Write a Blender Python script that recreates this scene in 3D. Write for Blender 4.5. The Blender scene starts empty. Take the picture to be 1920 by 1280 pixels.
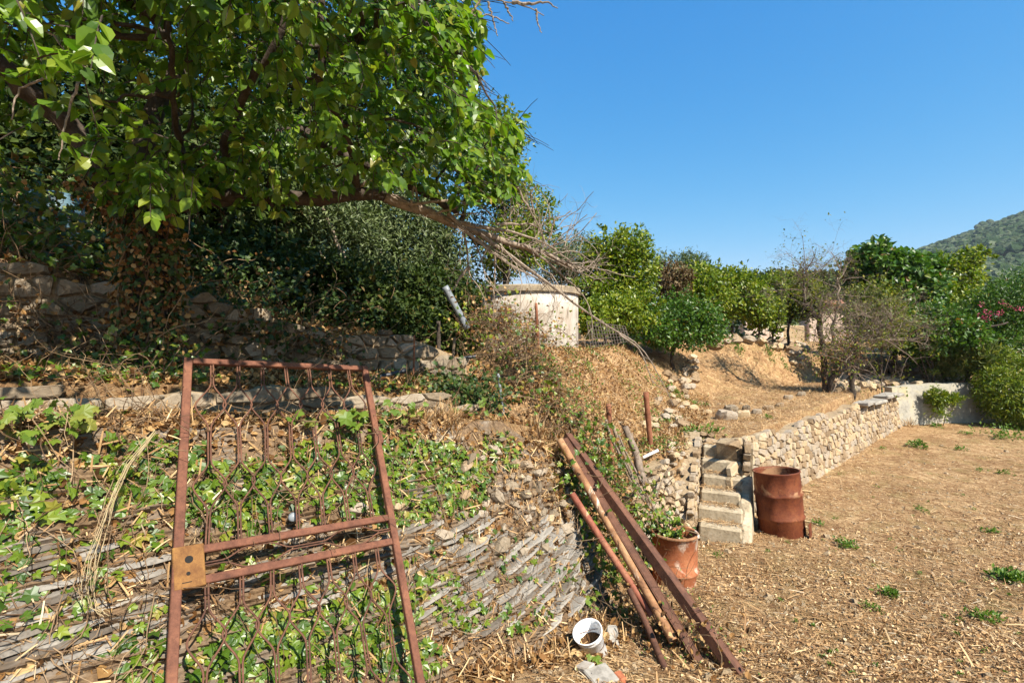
import bpy, math, random
import numpy as np
from mathutils import Vector, Matrix

# ---------------------------------------------------------------- camera, sky, sun, exposure
SC = bpy.context.scene
COL = SC.collection
CAM = Vector((0.0, 0.0, 2.6))
cam_data = bpy.data.cameras.new("camera")
cam_data.lens = 18.0
cam_data.sensor_width = 36.0
cam_data.clip_start = 0.05
cam_data.clip_end = 6000.0
cam = bpy.data.objects.new("camera", cam_data)
cam.location = CAM
cam.rotation_euler = (math.radians(90.0), 0, 0)
COL.objects.link(cam)
SC.camera = cam

SUN_EL = math.radians(47.0)
SUN_AZ = math.atan2(0.62, -0.78)          # clockwise from +Y: behind the camera, to the right
world = bpy.data.worlds.new("World")
SC.world = world
world.use_nodes = True
wn = world.node_tree
wn.nodes.clear()
wo = wn.nodes.new("ShaderNodeOutputWorld")
wb = wn.nodes.new("ShaderNodeBackground")
sky = wn.nodes.new("ShaderNodeTexSky")
sky.sky_type = 'NISHITA'
sky.sun_disc = False
sky.sun_elevation = SUN_EL
sky.sun_rotation = SUN_AZ
sky.altitude = 600.0
sky.air_density = 1.0
sky.dust_density = 0.05
sky.ozone_density = 6.0
wb.inputs['Strength'].default_value = 0.085
# film response of the sky: the same curve over the whole dome
SKY_K = wb.inputs['Strength'].default_value*2**1.15
sp_ = wn.nodes.new('ShaderNodeSeparateColor'); cb_ = wn.nodes.new('ShaderNodeCombineColor')
wn.links.new(sky.outputs[0], sp_.inputs[0])
def wm(op, a, b):
    n_ = wn.nodes.new('ShaderNodeMath'); n_.operation = op
    for s_, v_ in zip(n_.inputs, (a, b)):
        if isinstance(v_, (int, float)): s_.default_value = v_
        else: wn.links.new(v_, s_)
    return n_.outputs[0]
for i_, (g_, p_) in enumerate(((1.75, 1.95), (.80, .78), (.874, .34))):
    v_ = wm('MULTIPLY', sp_.outputs[i_], SKY_K)
    q_ = wm('MULTIPLY', wm('POWER', v_, p_), g_)
    if i_ == 0: q_ = wm('MINIMUM', q_, v_)
    wn.links.new(wm('DIVIDE', q_, SKY_K), cb_.inputs[i_])
wn.links.new(cb_.outputs[0], wb.inputs[0])
wn.links.new(wb.outputs[0], wo.inputs[0])

sun_l = bpy.data.lights.new("sun", 'SUN')
sun_l.energy = 4.6
sun_l.angle = math.radians(0.5)
sun_l.color = (1.0, 0.93, 0.82)
sun = bpy.data.objects.new("sun", sun_l)
sd = Vector((math.sin(SUN_AZ) * math.cos(SUN_EL), math.cos(SUN_AZ) * math.cos(SUN_EL), math.sin(SUN_EL)))
sun.rotation_euler = sd.to_track_quat('Z', 'Y').to_euler()
sun.location = sd * 60
COL.objects.link(sun)

SC.view_settings.view_transform = 'Standard'
SC.view_settings.look = 'None'
SC.view_settings.exposure = 1.25
SC.view_settings.gamma = 1.0
SC.view_settings.use_curve_mapping = False
SC.cycles.max_bounces = 8
SC.cycles.transparent_max_bounces = 8

RS = np.random.RandomState(7)
random.seed(7)

# ---------------------------------------------------------------- helpers
def tag(o, label=None, cat=None, group=None, kind=None):
    if label: o['label'] = label
    if cat: o['category'] = cat
    if group: o['group'] = group
    if kind: o['kind'] = kind
    return o

def empty(name, loc=(0, 0, 0), label=None, cat=None, group=None):
    o = bpy.data.objects.new(name, None)
    o.empty_display_size = 0.1
    o.location = loc
    COL.objects.link(o)
    bpy_pos[o.name] = Vector(loc)
    return tag(o, label, cat, group)
bpy_pos = {}

def mesh_np(name, V, faces, mat=None, smooth=False):
    """faces: list of int arrays (n,k)."""
    V = np.asarray(V, dtype=np.float32)
    me = bpy.data.meshes.new(name)
    fl = [np.asarray(f, dtype=np.int32) for f in faces if len(f)]
    loops = np.concatenate([f.ravel() for f in fl])
    tot = np.concatenate([np.full(len(f), f.shape[1], dtype=np.int32) for f in fl])
    start = np.concatenate([[0], np.cumsum(tot)[:-1]]).astype(np.int32)
    me.vertices.add(len(V)); me.loops.add(len(loops)); me.polygons.add(len(tot))
    me.vertices.foreach_set('co', V.ravel())
    me.loops.foreach_set('vertex_index', loops)
    me.polygons.foreach_set('loop_start', start)
    me.polygons.foreach_set('loop_total', tot)
    me.polygons.foreach_set('use_smooth', np.full(len(tot), bool(smooth)))
    me.update(calc_edges=True)
    me.validate()
    if mat is not None:
        for m in (mat if isinstance(mat, (list, tuple)) else [mat]):
            me.materials.append(m)
    return me

def link(name, me, parent=None, loc=None, rot=None, scale=None, matrix=None):
    """Link a mesh. Coordinates are WORLD coordinates unless loc/matrix given; a parented object is offset by its parent's place."""
    o = bpy.data.objects.new(name, me)
    COL.objects.link(o)
    if parent is not None:
        o.parent = parent
        off = Vector(bpy_pos.get(parent.name, (0, 0, 0)))
    else:
        off = Vector((0, 0, 0))
    if matrix is not None:
        m = matrix.copy(); m.translation = m.translation - off
        o.matrix_local = m
    else:
        o.location = Vector(loc if loc is not None else (0, 0, 0)) - off
        if rot is not None: o.rotation_euler = rot
        if scale is not None: o.scale = scale
    bpy_pos[o.name] = Vector(loc) if loc is not None else (matrix.translation.copy() if matrix is not None else Vector((0, 0, 0)))
    return o

class MB:
    """Collects vertices and faces (world coordinates)."""
    def __init__(s): s.V = []; s.F = {}; s.n = 0
    def add(s, V, faces):
        V = np.asarray(V, dtype=np.float64).reshape(-1, 3)
        for f in faces:
            f = np.asarray(f, dtype=np.int64)
            if len(f) == 0: continue
            s.F.setdefault(f.shape[1], []).append(f + s.n)
        s.V.append(V); s.n += len(V)
        return s
    def mesh(s, name, mat, smooth=False):
        return mesh_np(name, np.concatenate(s.V), [np.concatenate(v) for v in s.F.values()], mat, smooth)
    def link(s, name, mat, parent=None, smooth=False):
        return link(name, s.mesh(name, mat, smooth), parent)

def norm(a):
    a = np.asarray(a, dtype=np.float64)
    return a / np.maximum(np.linalg.norm(a, axis=-1, keepdims=True), 1e-9)

def tube_geo(P, R, sides=6, cap=True):
    P = np.asarray(P, dtype=np.float64); R = np.broadcast_to(np.asarray(R, dtype=np.float64), (len(P),))
    n = len(P)
    T = np.gradient(P, axis=0); T = norm(T)
    up = np.array([0, 0, 1.0]) if abs(T[0, 2]) < 0.9 else np.array([1.0, 0, 0])
    N = np.zeros_like(P)
    v = norm(np.cross(T[0], up)); N[0] = v
    for i in range(1, n):
        v = N[i-1] - T[i] * np.dot(N[i-1], T[i]); N[i] = norm(v)
    B = np.cross(T, N)
    a = np.linspace(0, 2*np.pi, sides, endpoint=False)
    V = P[:, None, :] + R[:, None, None] * (np.cos(a)[None, :, None]*N[:, None, :] + np.sin(a)[None, :, None]*B[:, None, :])
    i = np.arange(n-1)[:, None]*sides; j = np.arange(sides)[None, :]; k = (j+1) % sides
    Q = np.stack([i+j, i+k, i+sides+k, i+sides+j], -1).reshape(-1, 4)
    V = V.reshape(-1, 3); faces = [Q]
    if cap:
        V = np.vstack([V, P[0], P[-1]])
        c0 = n*sides; c1 = c0+1
        jj = np.arange(sides); kk = (jj+1) % sides
        faces.append(np.stack([np.full(sides, c0), kk, jj], -1))
        faces.append(np.stack([np.full(sides, c1), (n-1)*sides+jj, (n-1)*sides+kk], -1))
    return V, faces

def box_geo(c, X, Y, Z):
    """Box: centre c, half-axes X, Y, Z (vectors)."""
    c, X, Y, Z = [np.asarray(q, dtype=np.float64) for q in (c, X, Y, Z)]
    V = np.array([c + a*X + b*Y + d*Z for d in (-1, 1) for b in (-1, 1) for a in (-1, 1)])
    F = np.array([[0, 2, 3, 1], [4, 5, 7, 6], [0, 1, 5, 4], [2, 6, 7, 3], [0, 4, 6, 2], [1, 3, 7, 5]])
    return V, [F]

def bbox_geo(c, X, Y, Z, bev=0.006, jit=0.0, rs=RS):
    """Bevelled box with optional jitter (24 verts, 26 faces)."""
    c, X, Y, Z = [np.asarray(q, dtype=np.float64) for q in (c, X, Y, Z)]
    L = [np.linalg.norm(q) for q in (X, Y, Z)]
    ax = [X, Y, Z]; u = [q/max(l, 1e-9) for q, l in zip(ax, L)]
    V = []; idx = {}
    for sx in (-1, 1):
        for sy in (-1, 1):
            for sz in (-1, 1):
                s = (sx, sy, sz)
                base = c + sx*X + sy*Y + sz*Z
                jv = rs.uniform(-jit, jit, 3) if jit else 0
                for k in range(3):
                    p = base.copy()
                    for m in range(3):
                        if m != k: p = p - s[m]*u[m]*min(bev, L[m]*.45)
                    idx[(s, k)] = len(V); V.append(p + jv)
    Q, T = [], []
    for k in range(3):
        a, b = [m for m in range(3) if m != k]
        for sk in (-1, 1):
            q = []
            for sa, sb in ((-1, -1), (1, -1), (1, 1), (-1, 1)):
                s = [0, 0, 0]; s[k] = sk; s[a] = sa; s[b] = sb
                q.append(idx[(tuple(s), k)])
            flip = (sk < 0) ^ (k == 1)
            Q.append(q[::-1] if flip else q)
    for k in range(3):      # edges along axis k
        a, b = [m for m in range(3) if m != k]
        for sa in (-1, 1):
            for sb in (-1, 1):
                s0 = [0, 0, 0]; s0[a] = sa; s0[b] = sb
                s1 = list(s0); s0[k] = -1; s1[k] = 1
                Q.append([idx[(tuple(s0), a)], idx[(tuple(s1), a)], idx[(tuple(s1), b)], idx[(tuple(s0), b)]])
    for sx in (-1, 1):
        for sy in (-1, 1):
            for sz in (-1, 1):
                s = (sx, sy, sz); T.append([idx[(s, 0)], idx[(s, 1)], idx[(s, 2)]])
    return np.array(V), [np.array(Q), np.array(T)]

def lathe_geo(c, prof, seg=32, axis=(0, 0, 1)):
    """prof: list of (r, h) along axis from c."""
    A = norm(np.array(axis, dtype=float)); t = np.array([1.0, 0, 0]) if abs(A[0]) < .9 else np.array([0, 1.0, 0])
    X = norm(np.cross(t, A)); Y = np.cross(A, X)
    a = np.linspace(0, 2*np.pi, seg, endpoint=False)
    ring = np.cos(a)[:, None]*X + np.sin(a)[:, None]*Y
    V = np.concatenate([np.array(c) + h*A + r*ring for r, h in prof])
    n = len(prof)
    i = np.arange(n-1)[:, None]*seg; j = np.arange(seg)[None, :]; k = (j+1) % seg
    Q = np.stack([i+j, i+k, i+seg+k, i+seg+j], -1).reshape(-1, 4)
    return V, [Q]

def recenter(me, c):
    n = len(me.vertices); a = np.empty(n*3, dtype=np.float32); me.vertices.foreach_get('co', a)
    a = a.reshape(-1, 3) - np.array(c, dtype=np.float32); me.vertices.foreach_set('co', a.ravel()); me.update()

# value noise
_T = np.random.RandomState(3).rand(256, 256)
def vnoise(x, y):
    x = np.asarray(x, dtype=np.float64); y = np.asarray(y, dtype=np.float64)
    xi = np.floor(x).astype(int); yi = np.floor(y).astype(int)
    fx = x-xi; fy = y-yi; fx = fx*fx*(3-2*fx); fy = fy*fy*(3-2*fy)
    g = lambda a, b: _T[a & 255, b & 255]
    return (g(xi, yi)*(1-fx)+g(xi+1, yi)*fx)*(1-fy) + (g(xi, yi+1)*(1-fx)+g(xi+1, yi+1)*fx)*fy
def fbm(x, y, o=4):
    s = 0; a = .5
    for i in range(o):
        s = s + a*(vnoise(x*2**i+i*17.3, y*2**i+i*9.1)-.5); a *= .5
    return s*2
def sst(a, b, x):
    t = np.clip((x-a)/(b-a), 0, 1); return t*t*(3-2*t)

# a photograph point (in its 1920x1280 frame) at a chosen distance, as a place in the world
def at(px, py, d):
    return Vector(((px-960)/960*d, d, 2.6-(py-640)/960*d))
def proj(P):
    P = np.asarray(P); d = np.maximum(P[..., 1], 1e-3)
    return 960+960*P[..., 0]/d, 640-960*(P[..., 2]-2.6)/d

# ---------------------------------------------------------------- materials
def new_mat(name):
    m = bpy.data.materials.new(name); m.use_nodes = True
    nt = m.node_tree; nt.nodes.clear()
    out = nt.nodes.new('ShaderNodeOutputMaterial')
    return m, nt, out
def N(nt, t, **kw):
    n = nt.nodes.new(t)
    for k, v in kw.items():
        if k.startswith('i_'):
            n.inputs[k[2:].replace('_', ' ')].default_value = v
        else: setattr(n, k, v)
    return n
def ramp(nt, fac, stops, interp='LINEAR'):
    r = nt.nodes.new('ShaderNodeValToRGB'); r.color_ramp.interpolation = interp
    el = r.color_ramp.elements
    while len(el) < len(stops): el.new(0.5)
    for e, (p, c) in zip(el, stops):
        e.position = p; e.color = (c[0], c[1], c[2], 1) if not np.isscalar(c) else (c, c, c, 1)
    nt.links.new(fac, r.inputs[0]); return r.outputs[0]
def noise(nt, scale, detail=5, rough=.6, vec=None, dist=0.0):
    n = N(nt, 'ShaderNodeTexNoise'); n.inputs['Scale'].default_value = scale
    n.inputs['Detail'].default_value = detail; n.inputs['Roughness'].default_value = rough
    n.inputs['Distortion'].default_value = dist
    if vec is not None: nt.links.new(vec, n.inputs['Vector'])
    return n.outputs['Fac']
def objco(nt): return N(nt, 'ShaderNodeTexCoord').outputs['Object']
def wpos(nt): return N(nt, 'ShaderNodeNewGeometry').outputs['Position']
def mixc(nt, fac, a, b, blend='MIX'):
    m = N(nt, 'ShaderNodeMix', data_type='RGBA', blend_type=blend)
    for s, v in ((m.inputs[0], fac), (m.inputs[6], a), (m.inputs[7], b)):
        if hasattr(v, 'is_linked') or isinstance(v, bpy.types.NodeSocket): nt.links.new(v, s)
        elif np.isscalar(v): s.default_value = v
        else: s.default_value = (v[0], v[1], v[2], 1)
    return m.outputs[2]
def math_n(nt, op, a, b=0.0, clamp=False):
    m = N(nt, 'ShaderNodeMath', operation=op, use_clamp=clamp)
    for s, v in ((m.inputs[0], a), (m.inputs[1], b)):
        if isinstance(v, bpy.types.NodeSocket): nt.links.new(v, s)
        else: s.default_value = v
    return m.outputs[0]
def rnd(nt):
    g = N(nt, 'ShaderNodeNewGeometry').outputs['Random Per Island']
    o = N(nt, 'ShaderNodeObjectInfo').outputs['Random']
    return math_n(nt, 'FRACT', math_n(nt, 'ADD', g, math_n(nt, 'MULTIPLY', o, 7.31)))
def principled(nt, out, col, rough=.8, bump=None, bstr=.3, bdist=.02, spec=.3, metal=0.0):
    p = N(nt, 'ShaderNodeBsdfPrincipled')
    if isinstance(col, bpy.types.NodeSocket): nt.links.new(col, p.inputs['Base Color'])
    else: p.inputs['Base Color'].default_value = (*col, 1)
    if isinstance(rough, bpy.types.NodeSocket): nt.links.new(rough, p.inputs['Roughness'])
    else: p.inputs['Roughness'].default_value = rough
    p.inputs['Specular IOR Level'].default_value = spec
    p.inputs['Metallic'].default_value = metal
    if bump is not None:
        b = N(nt, 'ShaderNodeBump'); b.inputs['Strength'].default_value = bstr; b.inputs['Distance'].default_value = bdist
        nt.links.new(bump, b.inputs['Height']); nt.links.new(b.outputs[0], p.inputs['Normal'])
    if out is not None: nt.links.new(p.outputs[0], out.inputs[0])
    return p

def leaf_mat(name, stops, rough=.45, trans=.35, tcol=(1.0, 1.15, .45), spec=.4, nscale=9.0):
    """Leaves: a colour for each leaf, a little light let through."""
    m, nt, out = new_mat(name)
    c = ramp(nt, rnd(nt), stops)
    f = noise(nt, nscale, 3, .6, wpos(nt))
    c = mixc(nt, math_n(nt, 'MULTIPLY', f, .45), c, mixc(nt, .6, c, (.02, .02, .004), 'MIX'))
    p = principled(nt, None, c, rough, spec=spec)
    if trans > 0:
        t = N(nt, 'ShaderNodeBsdfTranslucent')
        nt.links.new(mixc(nt, 1.0, c, tcol, 'MULTIPLY'), t.inputs[0])
        mx = N(nt, 'ShaderNodeMixShader'); mx.inputs[0].default_value = trans
        nt.links.new(p.outputs[0], mx.inputs[1]); nt.links.new(t.outputs[0], mx.inputs[2])
        nt.links.new(mx.outputs[0], out.inputs[0])
    else: nt.links.new(p.outputs[0], out.inputs[0])
    return m

def rust_mat(name, dark, mid, light, scale=14.0, rough=.85, paint=None, pfac=.5, band=None):
    m, nt, out = new_mat(name)
    P = objco(nt)
    a = noise(nt, scale, 8, .7, P); b = noise(nt, scale*.23, 4, .6, P); g = noise(nt, scale*9, 3, .6, P)
    c = ramp(nt, math_n(nt, 'ADD', math_n(nt, 'MULTIPLY', a, .65), math_n(nt, 'MULTIPLY', b, .35)), [(.34, dark), (.5, mid), (.66, light)])
    fl = noise(nt, scale*3.1, 7, .8, P, 1.2)
    c = mixc(nt, ramp(nt, fl, [(.36, .75), (.47, 0.0)]), c, dark)
    c = mixc(nt, ramp(nt, fl, [(.56, 0.0), (.68, .6)]), c, light)
    c = mixc(nt, math_n(nt, 'MULTIPLY', g, .5), c, mixc(nt, .5, c, (.012, .006, .004)))
    g = math_n(nt, 'ADD', math_n(nt, 'MULTIPLY', fl, .8), g)
    if paint is not None:
        k = ramp(nt, noise(nt, scale*.33, 6, .65, P, .5), [(pfac-.02, 0.0), (pfac+.02, 1.0)])
        if band:
            sz_ = N(nt, 'ShaderNodeSeparateXYZ'); nt.links.new(P, sz_.inputs[0]); mr_ = ramp(nt, sz_.outputs['Z'], [(band[0]-.06, 0.0), (band[0], 1.0), (band[1]-.05, 1.0), (band[1], 0.0)])
            k = math_n(nt, 'MULTIPLY', k, mr_)
        c = mixc(nt, k, c, paint)
    principled(nt, out, c, rough, g, .5, .005, .25)
    return m

def plain_mat(name, cols, scale=6.0, rough=.85, bstr=.4, bdist=.01, spec=.25, island=0.0, sq=None):
    """Mineral or wooden surface: noise between the given colours; island > 0 varies it piece by piece."""
    m, nt, out = new_mat(name)
    P = wpos(nt)
    if sq:
        mp_ = N(nt, 'ShaderNodeMapping'); mp_.inputs['Scale'].default_value = sq; nt.links.new(P, mp_.inputs[0]); P = mp_.outputs[0]
    a = noise(nt, scale, 8, .65, P, .4); b = noise(nt, scale*6, 5, .6, P)
    f = math_n(nt, 'ADD', math_n(nt, 'MULTIPLY', a, .75), math_n(nt, 'MULTIPLY', b, .25))
    if island:
        f = math_n(nt, 'ADD', math_n(nt, 'MULTIPLY', f, 1-island), math_n(nt, 'MULTIPLY', math_n(nt, 'ADD', math_n(nt, 'MULTIPLY', rnd(nt), .5), .25), island))
    n = len(cols); st = [(.3+.4*i/max(n-1, 1), c) for i, c in enumerate(cols)]
    c = ramp(nt, f, st)
    c = mixc(nt, ramp(nt, b, [(.3, .55), (.5, 0.0)]), c, mixc(nt, .6, c, (.03, .025, .02)))
    principled(nt, out, c, rough, math_n(nt, 'ADD', a, math_n(nt, 'MULTIPLY', b, .4)), bstr, bdist, spec)
    return m

M = {}
M['cherry_leaf'] = leaf_mat('cherry_leaf', [(0, (.05, .12, .010)), (.35, (.12, .225, .014)), (.75, (.20, .31, .022)), (.97, (.29, .34, .035)), (1, (.36, .27, .05))], .36, .46, (.9, 1.2, .4), spec=.45)
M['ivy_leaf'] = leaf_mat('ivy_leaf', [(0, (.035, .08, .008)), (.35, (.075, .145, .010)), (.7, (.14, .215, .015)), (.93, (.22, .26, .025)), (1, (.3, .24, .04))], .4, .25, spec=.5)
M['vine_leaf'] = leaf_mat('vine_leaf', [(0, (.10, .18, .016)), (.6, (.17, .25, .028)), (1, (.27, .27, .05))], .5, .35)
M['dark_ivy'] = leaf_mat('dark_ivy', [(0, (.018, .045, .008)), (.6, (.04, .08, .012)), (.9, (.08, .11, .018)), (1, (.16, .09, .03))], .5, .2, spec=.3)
M['dead_leaf'] = leaf_mat('dead_leaf', [(0, (.09, .042, .016)), (.3, (.22, .10, .032)), (.65, (.42, .235, .085)), (1, (.58, .40, .19))], .75, .25, (1.0, .75, .4), .2)
M['olive_leaf'] = leaf_mat('olive_leaf', [(0, (.055, .085, .024)), (.6, (.11, .15, .045)), (1, (.2, .235, .095))], .5, .2, spec=.4)
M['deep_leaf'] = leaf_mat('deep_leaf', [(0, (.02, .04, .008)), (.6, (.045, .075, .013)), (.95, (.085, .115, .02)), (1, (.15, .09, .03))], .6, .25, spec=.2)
M['citrus_leaf'] = leaf_mat('citrus_leaf', [(0, (.06, .115, .006)), (.45, (.155, .23, .010)), (1, (.32, .33, .024))], .4, .35)
M['mulberry_leaf'] = leaf_mat('mulberry_leaf', [(0, (.035, .09, .010)), (.6, (.075, .165, .015)), (.95, (.13, .22, .022)), (1, (.3, .12, .04))], .4, .35)
M['yellow_leaf'] = leaf_mat('yellow_leaf', [(0, (.08, .12, .01)), (.6, (.16, .2, .015)), (1, (.3, .27, .02))], .5, .35)
M['weed_leaf'] = leaf_mat('weed_leaf', [(0, (.07, .15, .014)), (.6, (.12, .22, .022)), (1, (.2, .28, .04))], .5, .35)
M['dry_leaf'] = leaf_mat('dry_leaf', [(0, (.1, .07, .03)), (.6, (.18, .11, .05)), (1, (.2, .16, .06))], .7, .25, (1, .8, .5))
M['grass_blade'] = leaf_mat('grass_blade', [(0, (.07, .12, .02)), (.6, (.15, .19, .035)), (1, (.3, .27, .08))], .6, .35)
M['straw'] = leaf_mat('straw', [(0, (.15, .075, .034)), (.3, (.36, .2, .085)), (.7, (.6, .385, .18)), (.93, (.72, .52, .28)), (1, (.76, .63, .44))], .7, .12, (1, .85, .5), .25)
M['twig'] = leaf_mat('twig', [(0, (.1, .055, .03)), (.6, (.2, .125, .07)), (1, (.34, .23, .13))], .8, 0, spec=.2)
M['pink_petal'] = leaf_mat('pink_petal', [(0, (.6, .06, .16)), (1, (.75, .2, .3))], .5, .3, (1, .6, .7))
M['bark'] = plain_mat('bark', [(.025, .018, .013), (.06, .045, .033), (.12, .09, .068)], 12, .9, .8, .02)
M['bark_grey'] = plain_mat('bark_grey', [(.11, .08, .058), (.25, .195, .145), (.4, .33, .26)], 22, .9, .7, .01)
M['bark_dead'] = plain_mat('bark_dead', [(.08, .058, .042), (.2, .15, .11), (.32, .25, .19)], 20, .9, .6, .01)
M['stone'] = plain_mat('stone', [(.15, .10, .055), (.27, .185, .105), (.31, .26, .2), (.39, .275, .15), (.45, .375, .26)], 7, .9, .8, .014, island=.62)
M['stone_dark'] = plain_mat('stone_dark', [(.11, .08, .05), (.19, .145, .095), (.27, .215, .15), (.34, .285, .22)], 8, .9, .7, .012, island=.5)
M['slate'] = plain_mat('slate', [(.08, .06, .043), (.17, .145, .115), (.26, .235, .2), (.37, .33, .27)], 9, .75, .5, .006, .35, island=.55)
M['mortar'] = plain_mat('mortar', [(.16, .11, .06), (.30, .22, .13), (.4, .31, .2)], 9, .95, .8, .02)
M['concrete'] = plain_mat('concrete', [(.2, .175, .14), (.32, .29, .245), (.42, .395, .34)], 3.2, .9, .4, .008)
M['step_stone'] = plain_mat('step_stone', [(.22, .17, .105), (.37, .30, .2), (.48, .41, .3)], 5, .9, .7, .012)
M['plaster'] = plain_mat('plaster', [(.2, .15, .1), (.36, .3, .235), (.46, .415, .355), (.52, .48, .42)], 2.6, .85, .3, .006, sq=(1, 1, .35))
M['plaster_cap'] = plain_mat('plaster_cap', [(.15, .125, .1), (.3, .235, .15), (.4, .34, .26)], 5, .9, .5, .01)
M['pink_plaster'] = plain_mat('pink_plaster', [(.42, .3, .22), (.55, .42, .33), (.62, .54, .46)], 1.2, .9, .3, .01)
M['rust'] = rust_mat('rust', (.075, .03, .018), (.165, .066, .038), (.25, .105, .055), 11, .8)
M['rust_dark'] = rust_mat('rust_dark', (.05, .024, .016), (.13, .058, .034), (.2, .09, .05), 10, .75)
M['rust_plate'] = rust_mat('rust_plate', (.13, .055, .02), (.24, .115, .035), (.36, .19, .05), 12)
M['rust_drum'] = rust_mat('rust_drum', (.065, .015, .007), (.155, .04, .015), (.24, .078, .027), 5, .7, (.31, .165, .08), .53, (.63, .87))
M['rust_drum_pale'] = rust_mat('rust_drum_pale', (.22, .06, .022), (.36, .12, .05), (.45, .2, .09), 5, .8, (.55, .42, .32), .52)
M['rust_pipe'] = rust_mat('rust_pipe', (.12, .05, .025), (.33, .165, .075), (.47, .29, .15), 7, .75, (.55, .46, .35), .58)
M['rust_red'] = rust_mat('rust_red', (.13, .04, .025), (.27, .085, .05), (.36, .17, .09), 7, .75, (.4, .28, .16), .6)
M['rust_post'] = rust_mat('rust_post', (.12, .04, .02), (.26, .1, .05), (.36, .17, .09), 8, .8)
M['white_plastic'] = plain_mat('white_plastic', [(.78, .77, .74), (.82, .81, .79), (.84, .83, .81)], 5, .4, .05, .002, .5)
M['grey_pvc'] = plain_mat('grey_pvc', [(.12, .135, .15), (.19, .21, .225), (.26, .27, .28)], 5, .45, .05, .002, .45)
M['hose'] = plain_mat('hose', [(.015, .016, .02), (.03, .032, .038), (.05, .052, .06)], 5, .45, .05, .002, .45)
M['blue_plastic'] = plain_mat('blue_plastic', [(.05, .1, .13), (.08, .15, .19), (.1, .18, .22)], 5, .5, .05, .002, .4)
M['old_wood'] = plain_mat('old_wood', [(.09, .06, .038), (.2, .145, .095), (.32, .25, .175)], 16, .9, .7, .01)
M['wire'] = plain_mat('wire', [(.09, .07, .055), (.16, .13, .11)], 10, .7, .1, .002)
M['brick'] = plain_mat('brick', [(.34, .1, .045), (.42, .15, .07)], 12, .9, .5, .006)
M['roof_tile'] = plain_mat('roof_tile', [(.3, .12, .07), (.4, .2, .12)], 4, .9, .4, .01)
M['raffia'] = leaf_mat('raffia', [(0, (.3, .21, .1)), (1, (.5, .4, .22))], .7, .1)
M['hole_shade'] = plain_mat('hole_shade', [(.012, .011, .010), (.02, .018, .016)], 5, .95, .1, .002)  # black that stands in for the shade inside the lock's holes
# ---------------------------------------------------------------- the lie of the land
BU = np.array([1.116, 1.0]); BUL = float(np.hypot(*BU))
BN = np.array([-1.0, 1.116])/BUL
B0 = np.array([-1.9, 2.95])
def tq(x, y):
    """Along (t) and behind (q, metres) the top edge of the near slate bank."""
    dx = x-B0[0]; dy = y-B0[1]
    return (dx*BU[0]+dy*BU[1])/BUL**2, dx*BN[0]+dy*BN[1]
def xy_tq(t, q):
    t = np.asarray(t, dtype=float); q = np.asarray(q, dtype=float)
    return B0[0]+BU[0]*t+BN[0]*q, B0[1]+BU[1]*t+BN[1]*q

def polysd(x, y, pts):
    """Signed distance to a polyline (positive on its left) and the interpolated attribute (3rd column)."""
    pts = np.asarray(pts, dtype=float)
    best = np.full(np.shape(x), 1e9); bp = np.zeros(np.shape(x)); sg = np.zeros(np.shape(x)); at_ = np.zeros(np.shape(x))
    for a, b in zip(pts[:-1], pts[1:]):
        d = b[:2]-a[:2]; L2 = (d**2).sum()
        u = np.clip(((x-a[0])*d[0]+(y-a[1])*d[1])/L2, 0, 1)
        ex = x-a[0]-u*d[0]; ey = y-a[1]-u*d[1]
        r = np.hypot(ex, ey)
        s = np.sign(d[0]*(y-a[1])-d[1]*(x-a[0]))
        pp = np.abs(d[0]*ey-d[1]*ex)/math.sqrt(L2)
        m = (r < best-1e-9) | ((np.abs(r-best) <= 1e-9) & (pp > bp))
        best = np.where(m, r, best); bp = np.where(m, pp, bp); sg = np.where(m, s, sg); at_ = np.where(m, a[2]+u*(b[2]-a[2]), at_)
    return best*sg, at_

FOOT = [(-30, -23.3, .88), (-1.75, 1.9, .88), (-.08, 3.4, .88), (.5, 3.95, .85), (.85, 4.6, .75), (1.25, 5.3, .7), (1.66, 6.15, .6), (2.25, 6.78, .55),
        (2.42, 7.0, .2), (2.98, 8.25, .12), (3.5, 8.1, .10), (3.42, 7.74, .10), (10.40, 14.38, .10), (10.7, 14.75, .10), (14.6, 15.35, .12), (22, 16.2, .8), (60, 22, 1.5), (300, 60, 4)]
BANK2 = [(-2.0, 3.2, .9), (.75, 5.35, .8), (1.1, 6.0, .9), (1.9, 7.5, 1.3), (2.75, 9.0, 1.6), (3.55, 10.4, 1.5), (4.6, 11.8, 2.6), (6.3, 13.4, 2.8), (8.2, 15.0, 1.0), (10.5, 16.4, .5), (15, 17.2, .8), (22, 19, 3), (60, 26, 5), (300, 70, 8)]
STAIR = dict(c=(2.66, 6.60), ax=(.42, .9075), hw=.27, n=6, run=.25, rise=.158, z0=.05)
def stair_uv(x, y):
    S = STAIR; dx = x-S['c'][0]; dy = y-S['c'][1]; a = S['ax']
    return dx*a[1]-dy*a[0], dx*a[0]+dy*a[1]

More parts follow.
